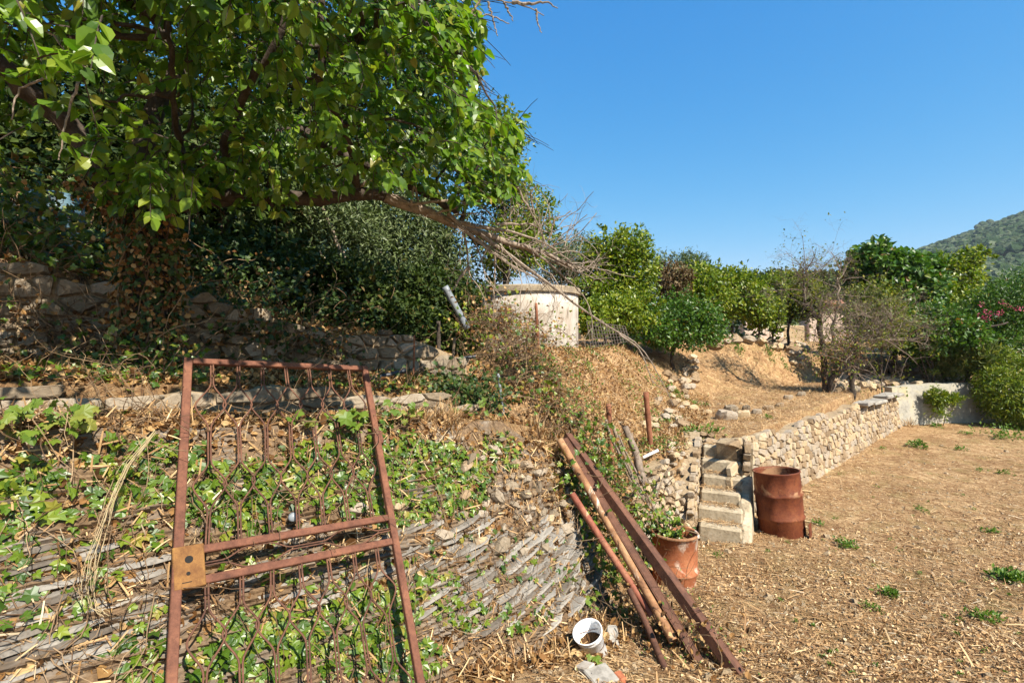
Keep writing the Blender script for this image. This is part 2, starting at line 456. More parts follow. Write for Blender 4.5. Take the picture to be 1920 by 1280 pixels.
def H0(x, y):
    x = np.asarray(x, dtype=float); y = np.asarray(y, dtype=float)
    f = np.interp(y, [0, 1.6, 3.6, 7, 14.5, 40], [1.0, .95, .28, .02, .27, 1.5])
    left = sst(2.2, -1.2, x)
    f = f + left*sst(3.8, 2.0, y)*-.2 + .12*sst(1.4, .2, x)*sst(4.8, 3.6, y)
    s1, w1 = polysd(x, y, FOOT)
    s2, w2 = polysd(x, y, BANK2)
    t, q = tq(x, y)
    # left world
    A = np.interp(t, [-1.5, -.5, .8, 1.6, 2.18, 3.2], [2.25, 2.17, 1.99, 1.86, 1.66, 1.3])
    zl = A + .03*np.clip(q, 0, .6) + .20*sst(.58, .66, q) + .07*np.clip(q-.66, 0, 1.3)
    wh = np.interp(t, [-1.2, -.6, 1, 2.0, 2.6, 3.2], [.8, .74, .48, .36, .25, .12])
    zl = zl + np.interp(t, [1.0, 2.4], [0, .16])*sst(.4, 1.8, q)
    zl = zl + wh*sst(2.08, 2.2, q)
    hill = np.interp(t, [1.5, 3.2, 5.0], [.34, .10, .02])
    zl = zl + hill*np.clip(q-2.45, 0, 60)
    # right world
    p1 = 1.05+.05*np.clip(y-7.5, -2, 6)
    top2 = np.interp(x, [0, 3, 7, 9, 12, 20], [2.42, 2.42, 2.5, 2.05, 1.9, 1.8])
    up = top2+.035*np.clip(y-11, 0, 40)
    k2 = sst(0, 1, s2/np.maximum(w2, .05))
    zr = p1*(1-k2)+up*k2
    zt = zl + (zr-zl)*sst(1.95, 2.75, t-.10*np.clip(q, -1, 3))
    k1 = np.clip(s1/np.maximum(w1, .05), 0, 1)
    k1 = np.where(w1 > .2, k1, sst(0, 1, k1))
    z = f + (zt-f)*k1
    z = z + np.interp(y, [20, 60, 200, 3000], [0, 2.0, 6, 40])
    return z

def H(x, y, detail=True):
    x = np.asarray(x, dtype=float); y = np.asarray(y, dtype=float)
    z = H0(x, y)
    if detail:
        z = z + .05*fbm(x*.9, y*.9, 3) + .018*fbm(x*5, y*5, 3)
        s2, w2 = polysd(x, y, BANK2)
        rough = np.exp(-((s2-.7*w2)/(.9*np.maximum(w2, .3)))**2)*sst(5.2, 7, y)
        z = z + rough*(.16*fbm(x*1.7+5, y*1.7, 3)+.05*fbm(x*6, y*6, 2))
    S = STAIR
    u_, v_ = stair_uv(x, y)
    inn = (np.abs(u_) < S['hw']+.03) & (v_ > -.02) & (v_ < S['run']*S['n']+.05)
    st = S['z0']+S['rise']*np.floor(v_/S['run'])-.07
    z = np.where(inn, np.minimum(z, st), z)
    return z

def ground_at(px, py, dmin=1.6, dmax=60):
    """Where the sight line through a photograph point meets the ground (march + bisect)."""
    px = np.atleast_1d(np.asarray(px, float)); py = np.atleast_1d(np.asarray(py, float))
    ds = np.geomspace(dmin, dmax, 500)
    X = ((px-960)/960)[:, None]*ds; Z = 2.6-((py-640)/960)[:, None]*ds
    under = Z < H(X, np.broadcast_to(ds, X.shape))
    i = np.where(under.any(1), under.argmax(1), len(ds)-1)
    d = ds[i]
    x = (px-960)/960*d
    return np.stack([x, d, H(x, d)], -1)

def hnormal(x, y, e=.03):
    gx = (H(x+e, y)-H(x-e, y))/(2*e); gy = (H(x, y+e)-H(x, y-e))/(2*e)
    return norm(np.stack([-gx, -gy, np.ones_like(gx)], -1))

# ground sheet: rings round the viewpoint, fine where the terraces are
rings = np.concatenate([np.geomspace(.35, 1.6, 14, endpoint=False), np.geomspace(1.6, 17, 430, endpoint=False), np.geomspace(17, 60, 60, endpoint=False), np.geomspace(60, 1200, 22)])
ang = np.concatenate([np.linspace(-62, 62, 640), np.linspace(62, 298, 50)[1:-1]])*math.pi/180
RR, AA = np.meshgrid(rings, ang, indexing='ij')
GX = RR*np.sin(AA); GY = RR*np.cos(AA)
GZ = H(GX, GY)
nr, na = RR.shape
V = np.stack([GX, GY, GZ], -1).reshape(-1, 3)
i = np.arange(nr-1)[:, None]*na; j = np.arange(na)[None, :]; k = (j+1) % na
Q = np.stack([i+j, i+na+j, i+na+k, i+k], -1).reshape(-1, 4)
V = np.vstack([V, [[0, 0, float(H(0., 0.))]]]); c = len(V)-1
T = np.stack([np.full(na, c), np.arange(na), (np.arange(na)+1) % na], -1)

m, nt, out = new_mat('dry_ground')
P = wpos(nt)
a = noise(nt, 1.1, 6, .65, P); b = noise(nt, 7, 7, .75, P, 1.2); d_ = noise(nt, 38, 6, .75, P, 2.5)
sep = N(nt, 'ShaderNodeSeparateXYZ'); nt.links.new(P, sep.inputs[0])
f = math_n(nt, 'ADD', math_n(nt, 'MULTIPLY', b, .5), math_n(nt, 'MULTIPLY', d_, .5))
c_ = ramp(nt, f, [(.37, (.075, .038, .02)), (.45, (.24, .13, .06)), (.53, (.5, .315, .155)), (.63, (.7, .51, .29))])
c_ = mixc(nt, ramp(nt, a, [(.47, 0.0), (.62, .5)]), c_, (.22, .115, .05))
gr = mixc(nt, 1.0, ramp(nt, noise(nt, 2.3, 4, .6, P), [(.5, 0.0), (.66, .45)]), ramp(nt, b, [(.4, 0.2), (.6, 1.0)]), 'MULTIPLY')
c_ = mixc(nt, gr, c_, (.15, .15, .035))
far = math_n(nt, 'MULTIPLY', math_n(nt, 'SUBTRACT', sep.outputs['Y'], 22.0), .06, True)
c_ = mixc(nt, far, c_, (.1, .11, .035))
principled(nt, out, c_, .95, math_n(nt, 'ADD', math_n(nt, 'MULTIPLY', b, .5), math_n(nt, 'MULTIPLY', d_, .6)), .95, .06, .1)
M['dry_ground'] = m
ground = link('ground', mesh_np('ground', V, [Q, T], m, True))
tag(ground, 'terraced ground of brown cut straw and dry soil', 'ground', kind='structure')

# ---------------------------------------------------------------- slate outcrop on the near bank
def strata_dir(t):
    """Slope of the slate layers along the bank: nearly level at the left, tilting up to the right."""
    return np.interp(t, [-1.2, .6, 1.3, 1.9, 2.3], [.02, .06, .2, .42, .5])
def bank_pt(t, v):
    q = -.92+.92*np.asarray(v, float)
    x, y = xy_tq(t, q)
    return x, y, H(x, y)
tt = np.linspace(-1.35, 2.15, 430); vv = np.linspace(-.02, 1.0, 150)
TT, VV = np.meshgrid(tt, vv, indexing='ij')
X, Y, Z = bank_pt(TT, VV)
strat = Z - strata_dir(TT)*(TT-1.6)*BUL + .05*fbm(TT*2.1, VV*3, 2)
lay = strat/.026
cell = np.floor(lay); fr = lay-cell
hsh = _T[(cell.astype(int)*7) & 255, (np.floor(TT*BUL*2.3+cell*.37).astype(int)) & 255]
ridge = .06*hsh*(1-.7*fr) + .018*fbm(TT*22, Z*22, 3)
fade = sst(.98, .75, VV)*sst(-.02, .1, VV)
# rougher rubble field at the upper right
rub = sst(1.05, 1.35, TT)*sst(.55, .75, VV)
ridge = ridge*(1-rub) + rub*(.05*fbm(TT*14, Z*14, 3))
nrm = np.array([.62, -.62, .48]); nrm = nrm/np.linalg.norm(nrm)
D = .012 + ridge*fade
Vb = np.stack([X, Y, Z], -1)+D[..., None]*nrm
na_, nb_ = TT.shape
i = np.arange(na_-1)[:, None]*nb_; j = np.arange(nb_-1)[None, :]
Qb = np.stack([i+j, i+nb_+j, i+nb_+j+1, i+j+1], -1).reshape(-1, 4)
m, nt, out = new_mat('slate_face')
P = wpos(nt)
mp = N(nt, 'ShaderNodeMapping'); mp.inputs['Scale'].default_value = (1.2, 1.2, 26); mp.inputs['Rotation'].default_value = (0, -.12, 0)
nt.links.new(P, mp.inputs[0])
s_ = noise(nt, 1.6, 6, .6, mp.outputs[0], .3); e_ = noise(nt, 3.2, 5, .65, P); g_ = noise(nt, 40, 5, .7, P)
c_ = ramp(nt, s_, [(.32, (.05, .034, .022)), (.45, (.12, .092, .066)), (.57, (.21, .18, .145)), (.68, (.33, .275, .2))])
c_ = mixc(nt, ramp(nt, e_, [(.37, 0.0), (.52, .95)]), c_, ramp(nt, g_, [(.35, (.085, .05, .026)), (.65, (.21, .135, .07))]))
principled(nt, out, c_, .85, math_n(nt, 'ADD', math_n(nt, 'MULTIPLY', s_, .6), math_n(nt, 'MULTIPLY', g_, .4)), .7, .015, .25)
slate_bank = link('slate_bank', mesh_np('slate_bank', Vb.reshape(-1, 3), [Qb], m, False))
tag(slate_bank, 'steep bank of layered grey slate and soil behind the leaning rusty gate', 'rock bank', kind='structure')

def bank_at(px, py):
    """Point of the bank (t, v) seen at a photograph point."""
    p = ground_at(px, py, 1.5, 9)
    t, q = tq(p[:, 0], p[:, 1])
    return t, (q+.92)/.92, p

def ellipses(px, py, E):
    s = np.zeros(np.shape(px))
    for cx, cy, rx, ry, w in E:
        s = np.maximum(s, w*np.clip(1.6-1.6*(((px-cx)/rx)**2+((py-cy)/ry)**2), 0, 1))
    return s
SLATE_E = [(90, 1180, 260, 130, 1), (150, 1060, 190, 40, .5), (560, 1085, 240, 45, .8), (840, 1030, 150, 60, .8), (950, 1090, 170, 100, 1), (1040, 1070, 90, 100, 1), (820, 1140, 90, 60, .6), (480, 1140, 140, 50, .5)]
cand_t = RS.uniform(-1.3, 2.1, 9000); cand_v = RS.uniform(.02, .72, 9000)
cx, cy, cz = bank_pt(cand_t, cand_v)
ppx, ppy = proj(np.stack([cx, cy, cz], -1))
keep = (RS.rand(9000) < ellipses(ppx, ppy, SLATE_E)) & (ppx > -150) & (ppy < 1420)
cand_t, cand_v, cx, cy, cz = [q_[keep] for q_ in (cand_t, cand_v, cx, cy, cz)]
order = RS.permutation(len(cy))
slabs = []
stuff_mb = MB()
seen = []
for n_, ix in enumerate(order[:620]):
    t_ = cand_t[ix]; sl = strata_dir(t_)+RS.normal(0, .03)
    L = RS.uniform(.10, .45)*(1.0 if t_ < .9 else .9); th = RS.uniform(.004, .011); dp = RS.uniform(.012, .035)*(1 if t_ < 1 else 1.8)
    u = norm(np.array([BU[0]/BUL, BU[1]/BUL, sl])); dn = norm(np.array([.62, -.62, .1*sl])); w = norm(np.cross(u, dn)); dn = np.cross(w, u)
    c0 = np.array([cx[ix], cy[ix], cz[ix]])+nrm*RS.uniform(-.01, .035)
    # irregular slab: outline polygon in (u, dn), extruded along w
    k = RS.randint(5, 8); an = np.sort(RS.uniform(0, 2*np.pi, k)+0)
    an = (np.arange(k)+RS.uniform(-.3, .3, k))/k*2*np.pi
    ou = np.cos(an)*L*.5*RS.uniform(.75, 1.1, k); od = np.sin(an)*dp*RS.uniform(.7, 1.1, k)
    topv = c0+ou[:, None]*u+od[:, None]*dn+w*th*RS.uniform(.7, 1.2, (k, 1)); bot = c0+ou[:, None]*u*.96+od[:, None]*dn*.9-w*th
    Vv = np.vstack([topv, bot, topv.mean(0)+w*th*.3, bot.mean(0)])
    a_ = np.arange(k); b_ = (a_+1) % k
    Fq = np.stack([a_, a_+k, b_+k, b_], -1); Ft = np.vstack([np.stack([a_, b_, np.full(k, 2*k)], -1), np.stack([b_+k, a_+k, np.full(k, 2*k+1)], -1)])
    if n_ % 5 < 2 and len(slabs) < 290:
        link('slate_slab', mesh_np('slate_slab', Vv, [Fq, Ft], M['slate']), slate_bank); slabs.append(1)
    else: stuff_mb.add(Vv, [Fq, Ft])
tag(stuff_mb.link('slate_slabs', M['slate'], slate_bank), kind='stuff')

# ---------------------------------------------------------------- rubble masonry
def poly_clip(P, nx, ny, c):
    """Keep the part of polygon P where nx*x+ny*y <= c."""
    o = []
    for a, b in zip(P, np.roll(P, -1, axis=0)):
        da = nx*a[0]+ny*a[1]-c; db = nx*b[0]+ny*b[1]-c
        if da <= 0: o.append(a)
        if da*db < 0: o.append(a+(b-a)*da/(da-db))
    return np.array(o)
def rubble_cells(L, Hf, size, asp, rs, jit=.75):
    """Stone outlines filling a wall of length L; Hf(s) -> (bottom, top)."""
    rows = []
    zlo = min(Hf(s)[0] for s in np.linspace(0, L, 30)); zhi = max(Hf(s)[1] for s in np.linspace(0, L, 30))
    z = zlo-size
    r = 0
    while z < zhi+size:
        h = size*rs.uniform(.6, 1.45)
        s = -size*asp*rs.rand()
        while s < L+size*asp:
            w = size*asp*rs.uniform(.4, 1.5)*(1.5 if rs.rand() < .12 else 1)
            rows.append((s+w/2+rs.uniform(-.3, .3)*w*jit, z+h/2+rs.uniform(-.42, .42)*h*jit))
            s += w
        z += h
    C = np.array(rows); Cs = C*np.array([1/asp, 1.0])
    out_ = []
    for n_, p in enumerate(Cs):
        if not (0 <= C[n_, 0] <= L): continue
        b0, t0 = Hf(C[n_, 0])
        if not (b0-.3*size <= C[n_, 1] <= t0): continue
        d = np.hypot(*(Cs-p).T); nb = np.argsort(d)[1:16]
        P = p+np.array([[-2, -2], [2, -2], [2, 2], [-2, 2]])*size
        for q_ in nb:
            v_ = Cs[q_]-p
            P = poly_clip(P, v_[0], v_[1], np.dot(v_, (Cs[q_]+p)/2))
            if len(P) < 3: break
        if len(P) < 3: continue
        P = P*np.array([asp, 1.0])
        P[:, 1] = np.minimum(P[:, 1], t0+.25*size)
        P = P[np.hypot(*(P-np.roll(P, 1, axis=0)).T) > .012*1.0]
        if len(P) < 3: continue
        out_.append(P)
    return out_
def stone_geo(P, org, eu, ez, en, gap, depth, rs):
    """Rough stone standing proud by depth from outline P (in eu, ez), facing en."""
    c = P.mean(0)
    # cut corners
    Q = []
    for a, b, d in zip(np.roll(P, 1, axis=0), P, np.roll(P, -1, axis=0)):
        k = rs.uniform(.07, .2); Q += [b+(a-b)*k, b+(d-b)*k]
    Q = np.array(Q); r = np.hypot(*(Q-c).T)[:, None]
    Q = c+(Q-c)*np.maximum(1-gap/np.maximum(r, .01), .5)
    n = len(Q)
    rim = c+(Q-c)*rs.uniform(.97, 1.0, (n, 1)); face = c+(Q-c)*rs.uniform(.74, .92, (n, 1))
    tilt = rs.normal(0, .14, 2); sz = np.abs(Q-c).max()
    def pl(q2, h): return org+q2[:, :1]*eu+q2[:, 1:]*ez+h[:, None]*en
    hf = depth*(1+((face-c)@tilt)/max(sz, .02))+rs.normal(0, .10*depth, n)
    V = np.vstack([pl(c+(Q-c)*1.0, np.full(n, -.05)), pl(rim, depth*rs.uniform(.35, .7, n)), pl(face, hf), pl(c[None], np.array([depth*1.05]))])
    a = np.arange(n); b = (a+1) % n
    Fq = np.vstack([np.stack([a, b, b+n, a+n], -1), np.stack([a+n, b+n, b+2*n, a+2*n], -1)])
    Ft = np.stack([a+2*n, b+2*n, np.full(n, 3*n)], -1)
    return V, [Fq, Ft]
def rubble_wall(root, p0, p1, Hf, size, asp, mat, seed, depth=.05, gap=.012, limit=300, core_mat=None, core=True, lean=0.0, keep=None, thick=.6, name='stone'):
    """Stones of a rubble wall along p0 -> p1 (xy), visible side on the right hand of that direction."""
    rs = np.random.RandomState(seed)
    p0 = np.array(p0, float); p1 = np.array(p1, float); L = np.hypot(*(p1-p0))
    e = (p1-p0)/L; en = np.array([e[1], -e[0], lean]); en /= np.linalg.norm(en)
    eu = np.array([e[0], e[1], 0]); ez = np.array([-en[0]*lean, -en[1]*lean, 1.0]); ez /= np.linalg.norm(ez)
    zr = Hf(L/2)[0]; org = np.array([p0[0], p0[1], 0.0])-ez*zr+np.array([0, 0, zr])
    cells = rubble_cells(L, Hf, size, asp, rs)
    if keep is not None: cells = [P for P in cells if keep(org+P.mean(0)[0]*eu+P.mean(0)[1]*ez, rs)]
    dist = [np.linalg.norm((org+P.mean(0)[0]*eu)-np.array(CAM)) for P in cells]
    od = np.argsort(dist); mb = MB()
    for n_, ix in enumerate(od):
        g = stone_geo(cells[ix], org, eu, ez, en, gap, depth*rs.uniform(.6, 1.5), rs)
        if n_ < limit:
            o = link(name, mesh_np(name, g[0], g[1], mat), root)
        else: mb.add(*g)
    if mb.n: tag(mb.link(name+'s', mat, root), kind='stuff')
    if core:
        S = np.linspace(0, L, max(4, int(L/.12))); V = []
        for s in S:
            b, t = Hf(s)
            lo = org+s*eu+ez*(b-.3); hi = org+s*eu+ez*(t-.05)
            V += [lo, hi, hi-np.array([en[0], en[1], 0])*thick, lo-np.array([en[0], en[1], 0])*thick]
        n = len(S); F = []
        for k in range(n-1):
            for a in range(4):
                b = (a+1) % 4; F.append([k*4+a, k*4+4+a, k*4+4+b, k*4+b])
        F += [[0, 1, 2, 3], [(n-1)*4+3, (n-1)*4+2, (n-1)*4+1, (n-1)*4]]
        link('mortar_core', mesh_np('mortar_core', V, [np.array(F)], core_mat or M['mortar']), root)
    return len(cells)
# ---------------------------------------------------------------- walls, stairs, tank
# long retaining wall to the right of the stairs
W0, W1 = (3.36, 7.38), (10.78, 14.15)
WL = math.hypot(W1[0]-W0[0], W1[1]-W0[1])
def hw(s):
    u = s/WL
    x = W0[0]+(W1[0]-W0[0])*u; y = W0[1]+(W1[1]-W0[1])*u
    return float(np.interp(y, [7, 14.5], [0.0, .26]))-.05, 1.12+.04*math.sin(s*2.3)+.03*math.sin(s*5.1+1)+.02*u
wall = empty('retaining_wall', (3.14, 7.2, 0), 'long dry rubble wall of tan stones rising beside the stone steps', 'stone wall')
rubble_wall(wall, W0, W1, hw, .118, 1.45, M['stone'], 11, .035, .005, 300, lean=.14, thick=.3)
# whitish coping on the far end of the wall
mb = MB()
for s in np.linspace(WL*.66, WL-.35, 6):
    u = s/WL; x = W0[0]+(W1[0]-W0[0])*u; y = W0[1]+(W1[1]-W0[1])*u
    e = np.array([W1[0]-W0[0], W1[1]-W0[1], 0])/WL; n3 = np.array([e[1], -e[0], 0])
    V, F = bbox_geo((x, y, hw(s)[1]+.02), e*.27, n3*.17, (0, 0, .04), .02, .012); mb.add(V-n3*.1, F)
mb.link('coping', M['concrete'], wall)

# masonry to the left of the stairs
W2a, W2b = (1.70, 5.98), (2.44, 6.69)
W2L = math.hypot(W2b[0]-W2a[0], W2b[1]-W2a[1])
wl = empty('stair_side_wall', (2.1, 6.5, 0), 'short crumbling rubble wall on the ivy side of the steps', 'stone wall')
rubble_wall(wl, W2a, W2b, lambda s: (-.05, .80+.32*s/W2L), .095, 1.3, M['stone'], 12, .05, .010, 160, lean=.5, thick=.25)
# stairs
S = STAIR; A_ = np.array([S['ax'][0], S['ax'][1], 0]); R_ = np.array([S['ax'][1], -S['ax'][0], 0]); C_ = np.array([S['c'][0], S['c'][1], 0])
st = empty('stone_steps', (2.66, 6.6, 0), 'steep flight of pale concrete steps littered with straw cut into the wall', 'steps')
for k in range(S['n']):
    zt = S['z0']+(k+1)*S['rise']+RS.uniform(-.012, .012)
    w_ = S['hw']+RS.uniform(-.01, .015)
    V, F = bbox_geo(C_+A_*(k*S['run']+.28)+R_*RS.uniform(-.02, .02)+np.array([0, 0, zt-.2]), R_*w_, A_*.28, (0, 0, .2), .022, .016)
    link('step', mesh_np('step', V, F, M['step_stone']), st)
vs = np.linspace(-.06, 1.5, 26); V = []
for v in vs:
    zt = .10+v*.635+.03*math.sin(v*17)+RS.uniform(-.025, .025); w0 = S['hw']-.03+RS.uniform(-.025, .02); w1 = S['hw']+.13+RS.uniform(-.015, .015)
    for u, z in ((w0, -.2), (w0+.015, zt-.01), (w0+.05, zt+.015), (w1-.03, zt), (w1, zt-.05), (w1+.04, -.2)):
        p = C_+A_*v+R_*u; V.append((p[0], p[1], z))
F = []
for k in range(len(vs)-1):
    for a in range(6): b = (a+1) % 6; F.append([k*6+a, k*6+b, k*6+6+b, k*6+6+a])
link('side_kerb', mesh_np('side_kerb', V, [np.array(F), np.array([[0, 5, 4, 3, 2, 1]]), np.array([[len(V)-6+q_ for q_ in range(6)]])], M['step_stone']), st)
rubble_wall(wl, tuple((C_-R_*(S['hw']+.015)+A_*.02)[:2]), tuple((C_-R_*(S['hw']+.015)+A_*1.62)[:2]), lambda s: (-.1, .62+.36*s), .095, 1.4, M['stone'], 13, .03, .008, 70, lean=.06, thick=.25)
rubble_wall(wall, tuple((C_+A_*1.6+R_*.30)[:2]), (3.34, 7.36), lambda s: (-.1, 1.12), .11, 1.4, M['stone'], 14, .03, .008, 40, lean=.03, thick=.08)
for k in range(3):
    V, F = bbox_geo(C_+A_*1.62+R_*(-.2+.2*k)+np.array([0, 0, .98+.02*k]), R_*.1, A_*.12, (0, 0, .07), .03, .03)
    link('top_stone', mesh_np('top_stone', V, F, M['stone']), st)

# concrete wall closing the field at the back
xs = np.linspace(10.62, 14.9, 24)
V = []
for x in xs:
    y = 14.32+(x-10.62)*.16; zt = 1.3+.1*math.sin((x-10.6)*.7)+.01*math.sin(x*9); zb = .1
    lean = .16
    V += [(x, y-lean, zb), (x, y, zt), (x, y+.28, zt+.01), (x, y+.28, zb)]
F = []
for k in range(len(xs)-1):
    for a in range(4): b = (a+1) % 4; F.append([k*4+a, k*4+4+a, k*4+4+b, k*4+b])
F += [[0, 1, 2, 3], [len(V)-1, len(V)-2, len(V)-3, len(V)-4]]
m, nt, out = new_mat('stained_concrete')
P = wpos(nt); a = noise(nt, 1.5, 7, .65, P, .6); b = noise(nt, 8, 6, .7, P)
c_ = ramp(nt, a, [(.32, (.2, .18, .14)), (.45, (.34, .315, .26)), (.56, (.4, .36, .27)), (.66, (.42, .33, .16))])
c_ = mixc(nt, ramp(nt, b, [(.35, .5), (.5, 0.0)]), c_, (.16, .15, .125))
principled(nt, out, c_, .9, b, .5, .015, .2)
cw = link('concrete_wall', mesh_np('concrete_wall', V, [np.array(F)], m))
tag(cw, 'grey stained concrete wall with ochre patches at the far end of the field', 'concrete wall')

# dark stone terrace wall on the shaded left
tw = empty('terrace_wall', (-2.5, 5.0, 2.2), 'old dark terrace wall of rough stones in the shade behind the tree', 'stone wall')
def at_tq(t, q): x, y = xy_tq(t, q); return (float(x), float(y))
T0, T1 = at_tq(-1.3, 1.98), at_tq(2.35, 1.98); TL = math.hypot(T1[0]-T0[0], T1[1]-T0[1])
def htw(s):
    t = -1.3+3.65*s/TL; x, y = xy_tq(t, 1.72); b = float(H0(x, y)); x2, y2 = xy_tq(t, 2.35)
    return b-.1, float(H0(x2, y2))+.05+.05*math.sin(s*3)
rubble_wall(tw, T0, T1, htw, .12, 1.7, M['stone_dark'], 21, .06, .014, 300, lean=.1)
# its end return beside the tank
T2 = (T1[0]+.12, T1[1]+.5)
# low course of grey blocks above the slate bank
lw = empty('low_block_wall', (-1.3, 4.3, 1.9), 'low course of long grey stone blocks above the slate bank', 'stone wall')
L0, L1 = at_tq(-.85, .50), at_tq(2.0, .50); LL = math.hypot(L1[0]-L0[0], L1[1]-L0[1])
def hlw(s):
    t = -.85+2.85*s/LL; z = float(H0(*xy_tq(t, .42)))
    return z-.05, z+.21+.035*math.sin(s*4.1)+.03*math.sin(s*9.7+1)-.10*max(0, math.sin(s*1.9+.6))
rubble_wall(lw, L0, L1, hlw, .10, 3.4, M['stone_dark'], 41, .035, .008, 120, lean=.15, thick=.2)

# face of bare stones on the bank below the tank and the low wall across the far terrace
def bedded(root, E, n, s0, s1, seed, mat, sep=1.5, limit=200):
    """Stones bedded in a slope where the photograph shows them, at most LIMIT, each with room of its own."""
    r_ = np.random.RandomState(seed); px, py = [], []
    while len(px) < n:
        e = E[r_.randint(len(E))]; a = r_.uniform(-1, 1, 2); px.append(e[0]+a[0]*e[2]); py.append(e[1]+a[1]*e[3])
    P = ground_at(np.array(px), np.array(py), 3, 40); nn = hnormal(P[:, 0], P[:, 1], .15); T_ = []
    for p, m_ in zip(P, nn):
        s = r_.uniform(s0, s1)
        if len(T_) >= limit or any(np.linalg.norm(p-q_) < sep*.5*(s+t_) for q_, t_ in T_): continue
        T_.append((p, s)); m2 = norm(m_*.6+np.array([.25, -.75, .15])); k = r_.randint(5, 8)
        Pp = np.array([[math.cos(a_)*s*r_.uniform(.8, 1.25), math.sin(a_)*s*.62*r_.uniform(.8, 1.2)] for a_ in np.linspace(0, 6.283, k+1)[:-1]])
        e = norm(np.cross([0, 0, 1.0], m2)+r_.normal(0, .1, 3)); e = norm(e-m2*np.dot(e, m2)); z_ = np.cross(m2, e)
        link('stone', mesh_np('stone', *stone_geo(Pp, p+m2*.02, e, z_, m2, .001, s*r_.uniform(.5, .9), r_), mat), root)
bedded(wl, [(1285, 880, 35, 50), (1315, 850, 18, 35), (1265, 950, 25, 40), (1300, 940, 15, 50)], 700, .05, .1, 35, M['stone'], 1.5, 130)
w3 = empty('far_rubble_wall', (11.5, 16.8, 1.4), 'low crumbling rubble wall behind the leafless tree on the far terrace', 'stone wall')
bedded(w3, [(1620, 712, 55, 18), (1700, 705, 60, 16), (1745, 695, 30, 16), (1580, 715, 20, 20)], 900, .10, .2, 31, M['stone'], 1.45)
w4 = empty('bank_rubble_wall', (3.2, 10.0, 1.3), 'ruined rubble facing half buried in dry ivy below the round tank', 'stone wall')
bedded(w4, [(1275, 735, 28, 40), (1255, 770, 30, 30), (1285, 700, 16, 30), (1235, 790, 30, 18)], 170, .08, .17, 32, M['stone'], 1.6)
w5 = empty('upper_rubble_wall', (6.5, 15.5, 2.5), 'tumbled stones of a broken wall on the upper terrace below the citrus trees', 'stone wall')
bedded(w5, [(1370, 618, 30, 16), (1400, 632, 50, 14), (1350, 640, 20, 12), (1460, 640, 30, 14), (1490, 665, 18, 22)], 500, .12, .26, 33, M['stone'], 1.7)

# round water tank
TC = np.array([.26, 9.95]); TR_ = 1.02
tank = empty('water_tank', (TC[0], TC[1], 2.3), 'round pale rendered water tank with a stained rim under bare branches', 'water tank')
tw_top = 3.60
V, F = lathe_geo((TC[0], TC[1], 0), [(TR_, 1.9), (TR_, 2.6), (TR_, 3.1), (TR_, tw_top-.12), (TR_-.16, tw_top-.12)], 64)
link('tank_wall', mesh_np('tank_wall', V, F, M['plaster'], True), tank)
V, F = lathe_geo((TC[0], TC[1], 0), [(TR_-.2, 2.9), (TR_-.2, tw_top), (TR_+.03, tw_top), (TR_+.045, tw_top-.02), (TR_+.045, tw_top-.115), (TR_, tw_top-.12)], 64)
link('rim', mesh_np('rim', V, F, M['plaster_cap'], False), tank)
V, F = lathe_geo((TC[0], TC[1], 0), [(0.01, 3.0), (TR_-.18, 3.0)], 48)
link('water', mesh_np('water', V, F, M['hose']), tank)
V, F = bbox_geo((TC[0]-.32, TC[1]-.99, 3.16), (.05, 0, 0), (0, .03, 0), (0, 0, .06), .01)
link('outlet_box', mesh_np('outlet_box', V, F, M['rust_drum_pale']), tank)

# dark opening of a small hut roof and plastic barrel in the undergrowth at the left
bx = at(103, 425, 5.2)
V, F = lathe_geo((bx.x, bx.y, bx.z-.32), [(.02, 0), (.22, 0), (.235, .03), (.235, .2), (.245, .22), (.235, .24), (.235, .42), (.245, .44), (.235, .46), (.235, .6), (.2, .64), (.02, .64)], 28)
br = link('plastic_barrel', mesh_np('plastic_barrel', V, F, M['blue_plastic'], True))
tag(br, 'dark blue green plastic barrel half hidden in shaded ivy', 'barrel')

# pinkish ruin behind the orchard
hb = empty('ruined_house', (12.5, 25.5, 2.6), 'low ruined house with pinkish plaster walls behind the orchard trees', 'house')
def wallbox(name, c, hx, hy, hz, mat, bev=.03): 
    V, F = bbox_geo(c, (hx, 0, 0), (0, hy, 0), (0, 0, hz), bev, .03); return link(name, mesh_np(name, V, F, mat), hb)
wallbox('wall', (12.2, 25.0, 3.3), .95, .2, 1.5, M['pink_plaster'])
wallbox('wall', (15.6, 25.2, 3.2), 1.1, .2, 1.25, M['pink_plaster'])
wallbox('wall', (13.85, 25.4, 2.7), .8, .18, .7, M['stone'])
wallbox('wall', (16.5, 27.2, 3.1), .2, 1.9, 1.1, M['pink_plaster'])
wallbox('wall', (11.4, 27.0, 3.3), .2, 1.9, 1.3, M['pink_plaster'])
V, F = bbox_geo((15.6, 25.1, 4.5), (1.2, 0, 0), (0, .4, .1), (0, 0, .07), .03, .02)
link('roof', mesh_np('roof', V, F, M['roof_tile']), hb)
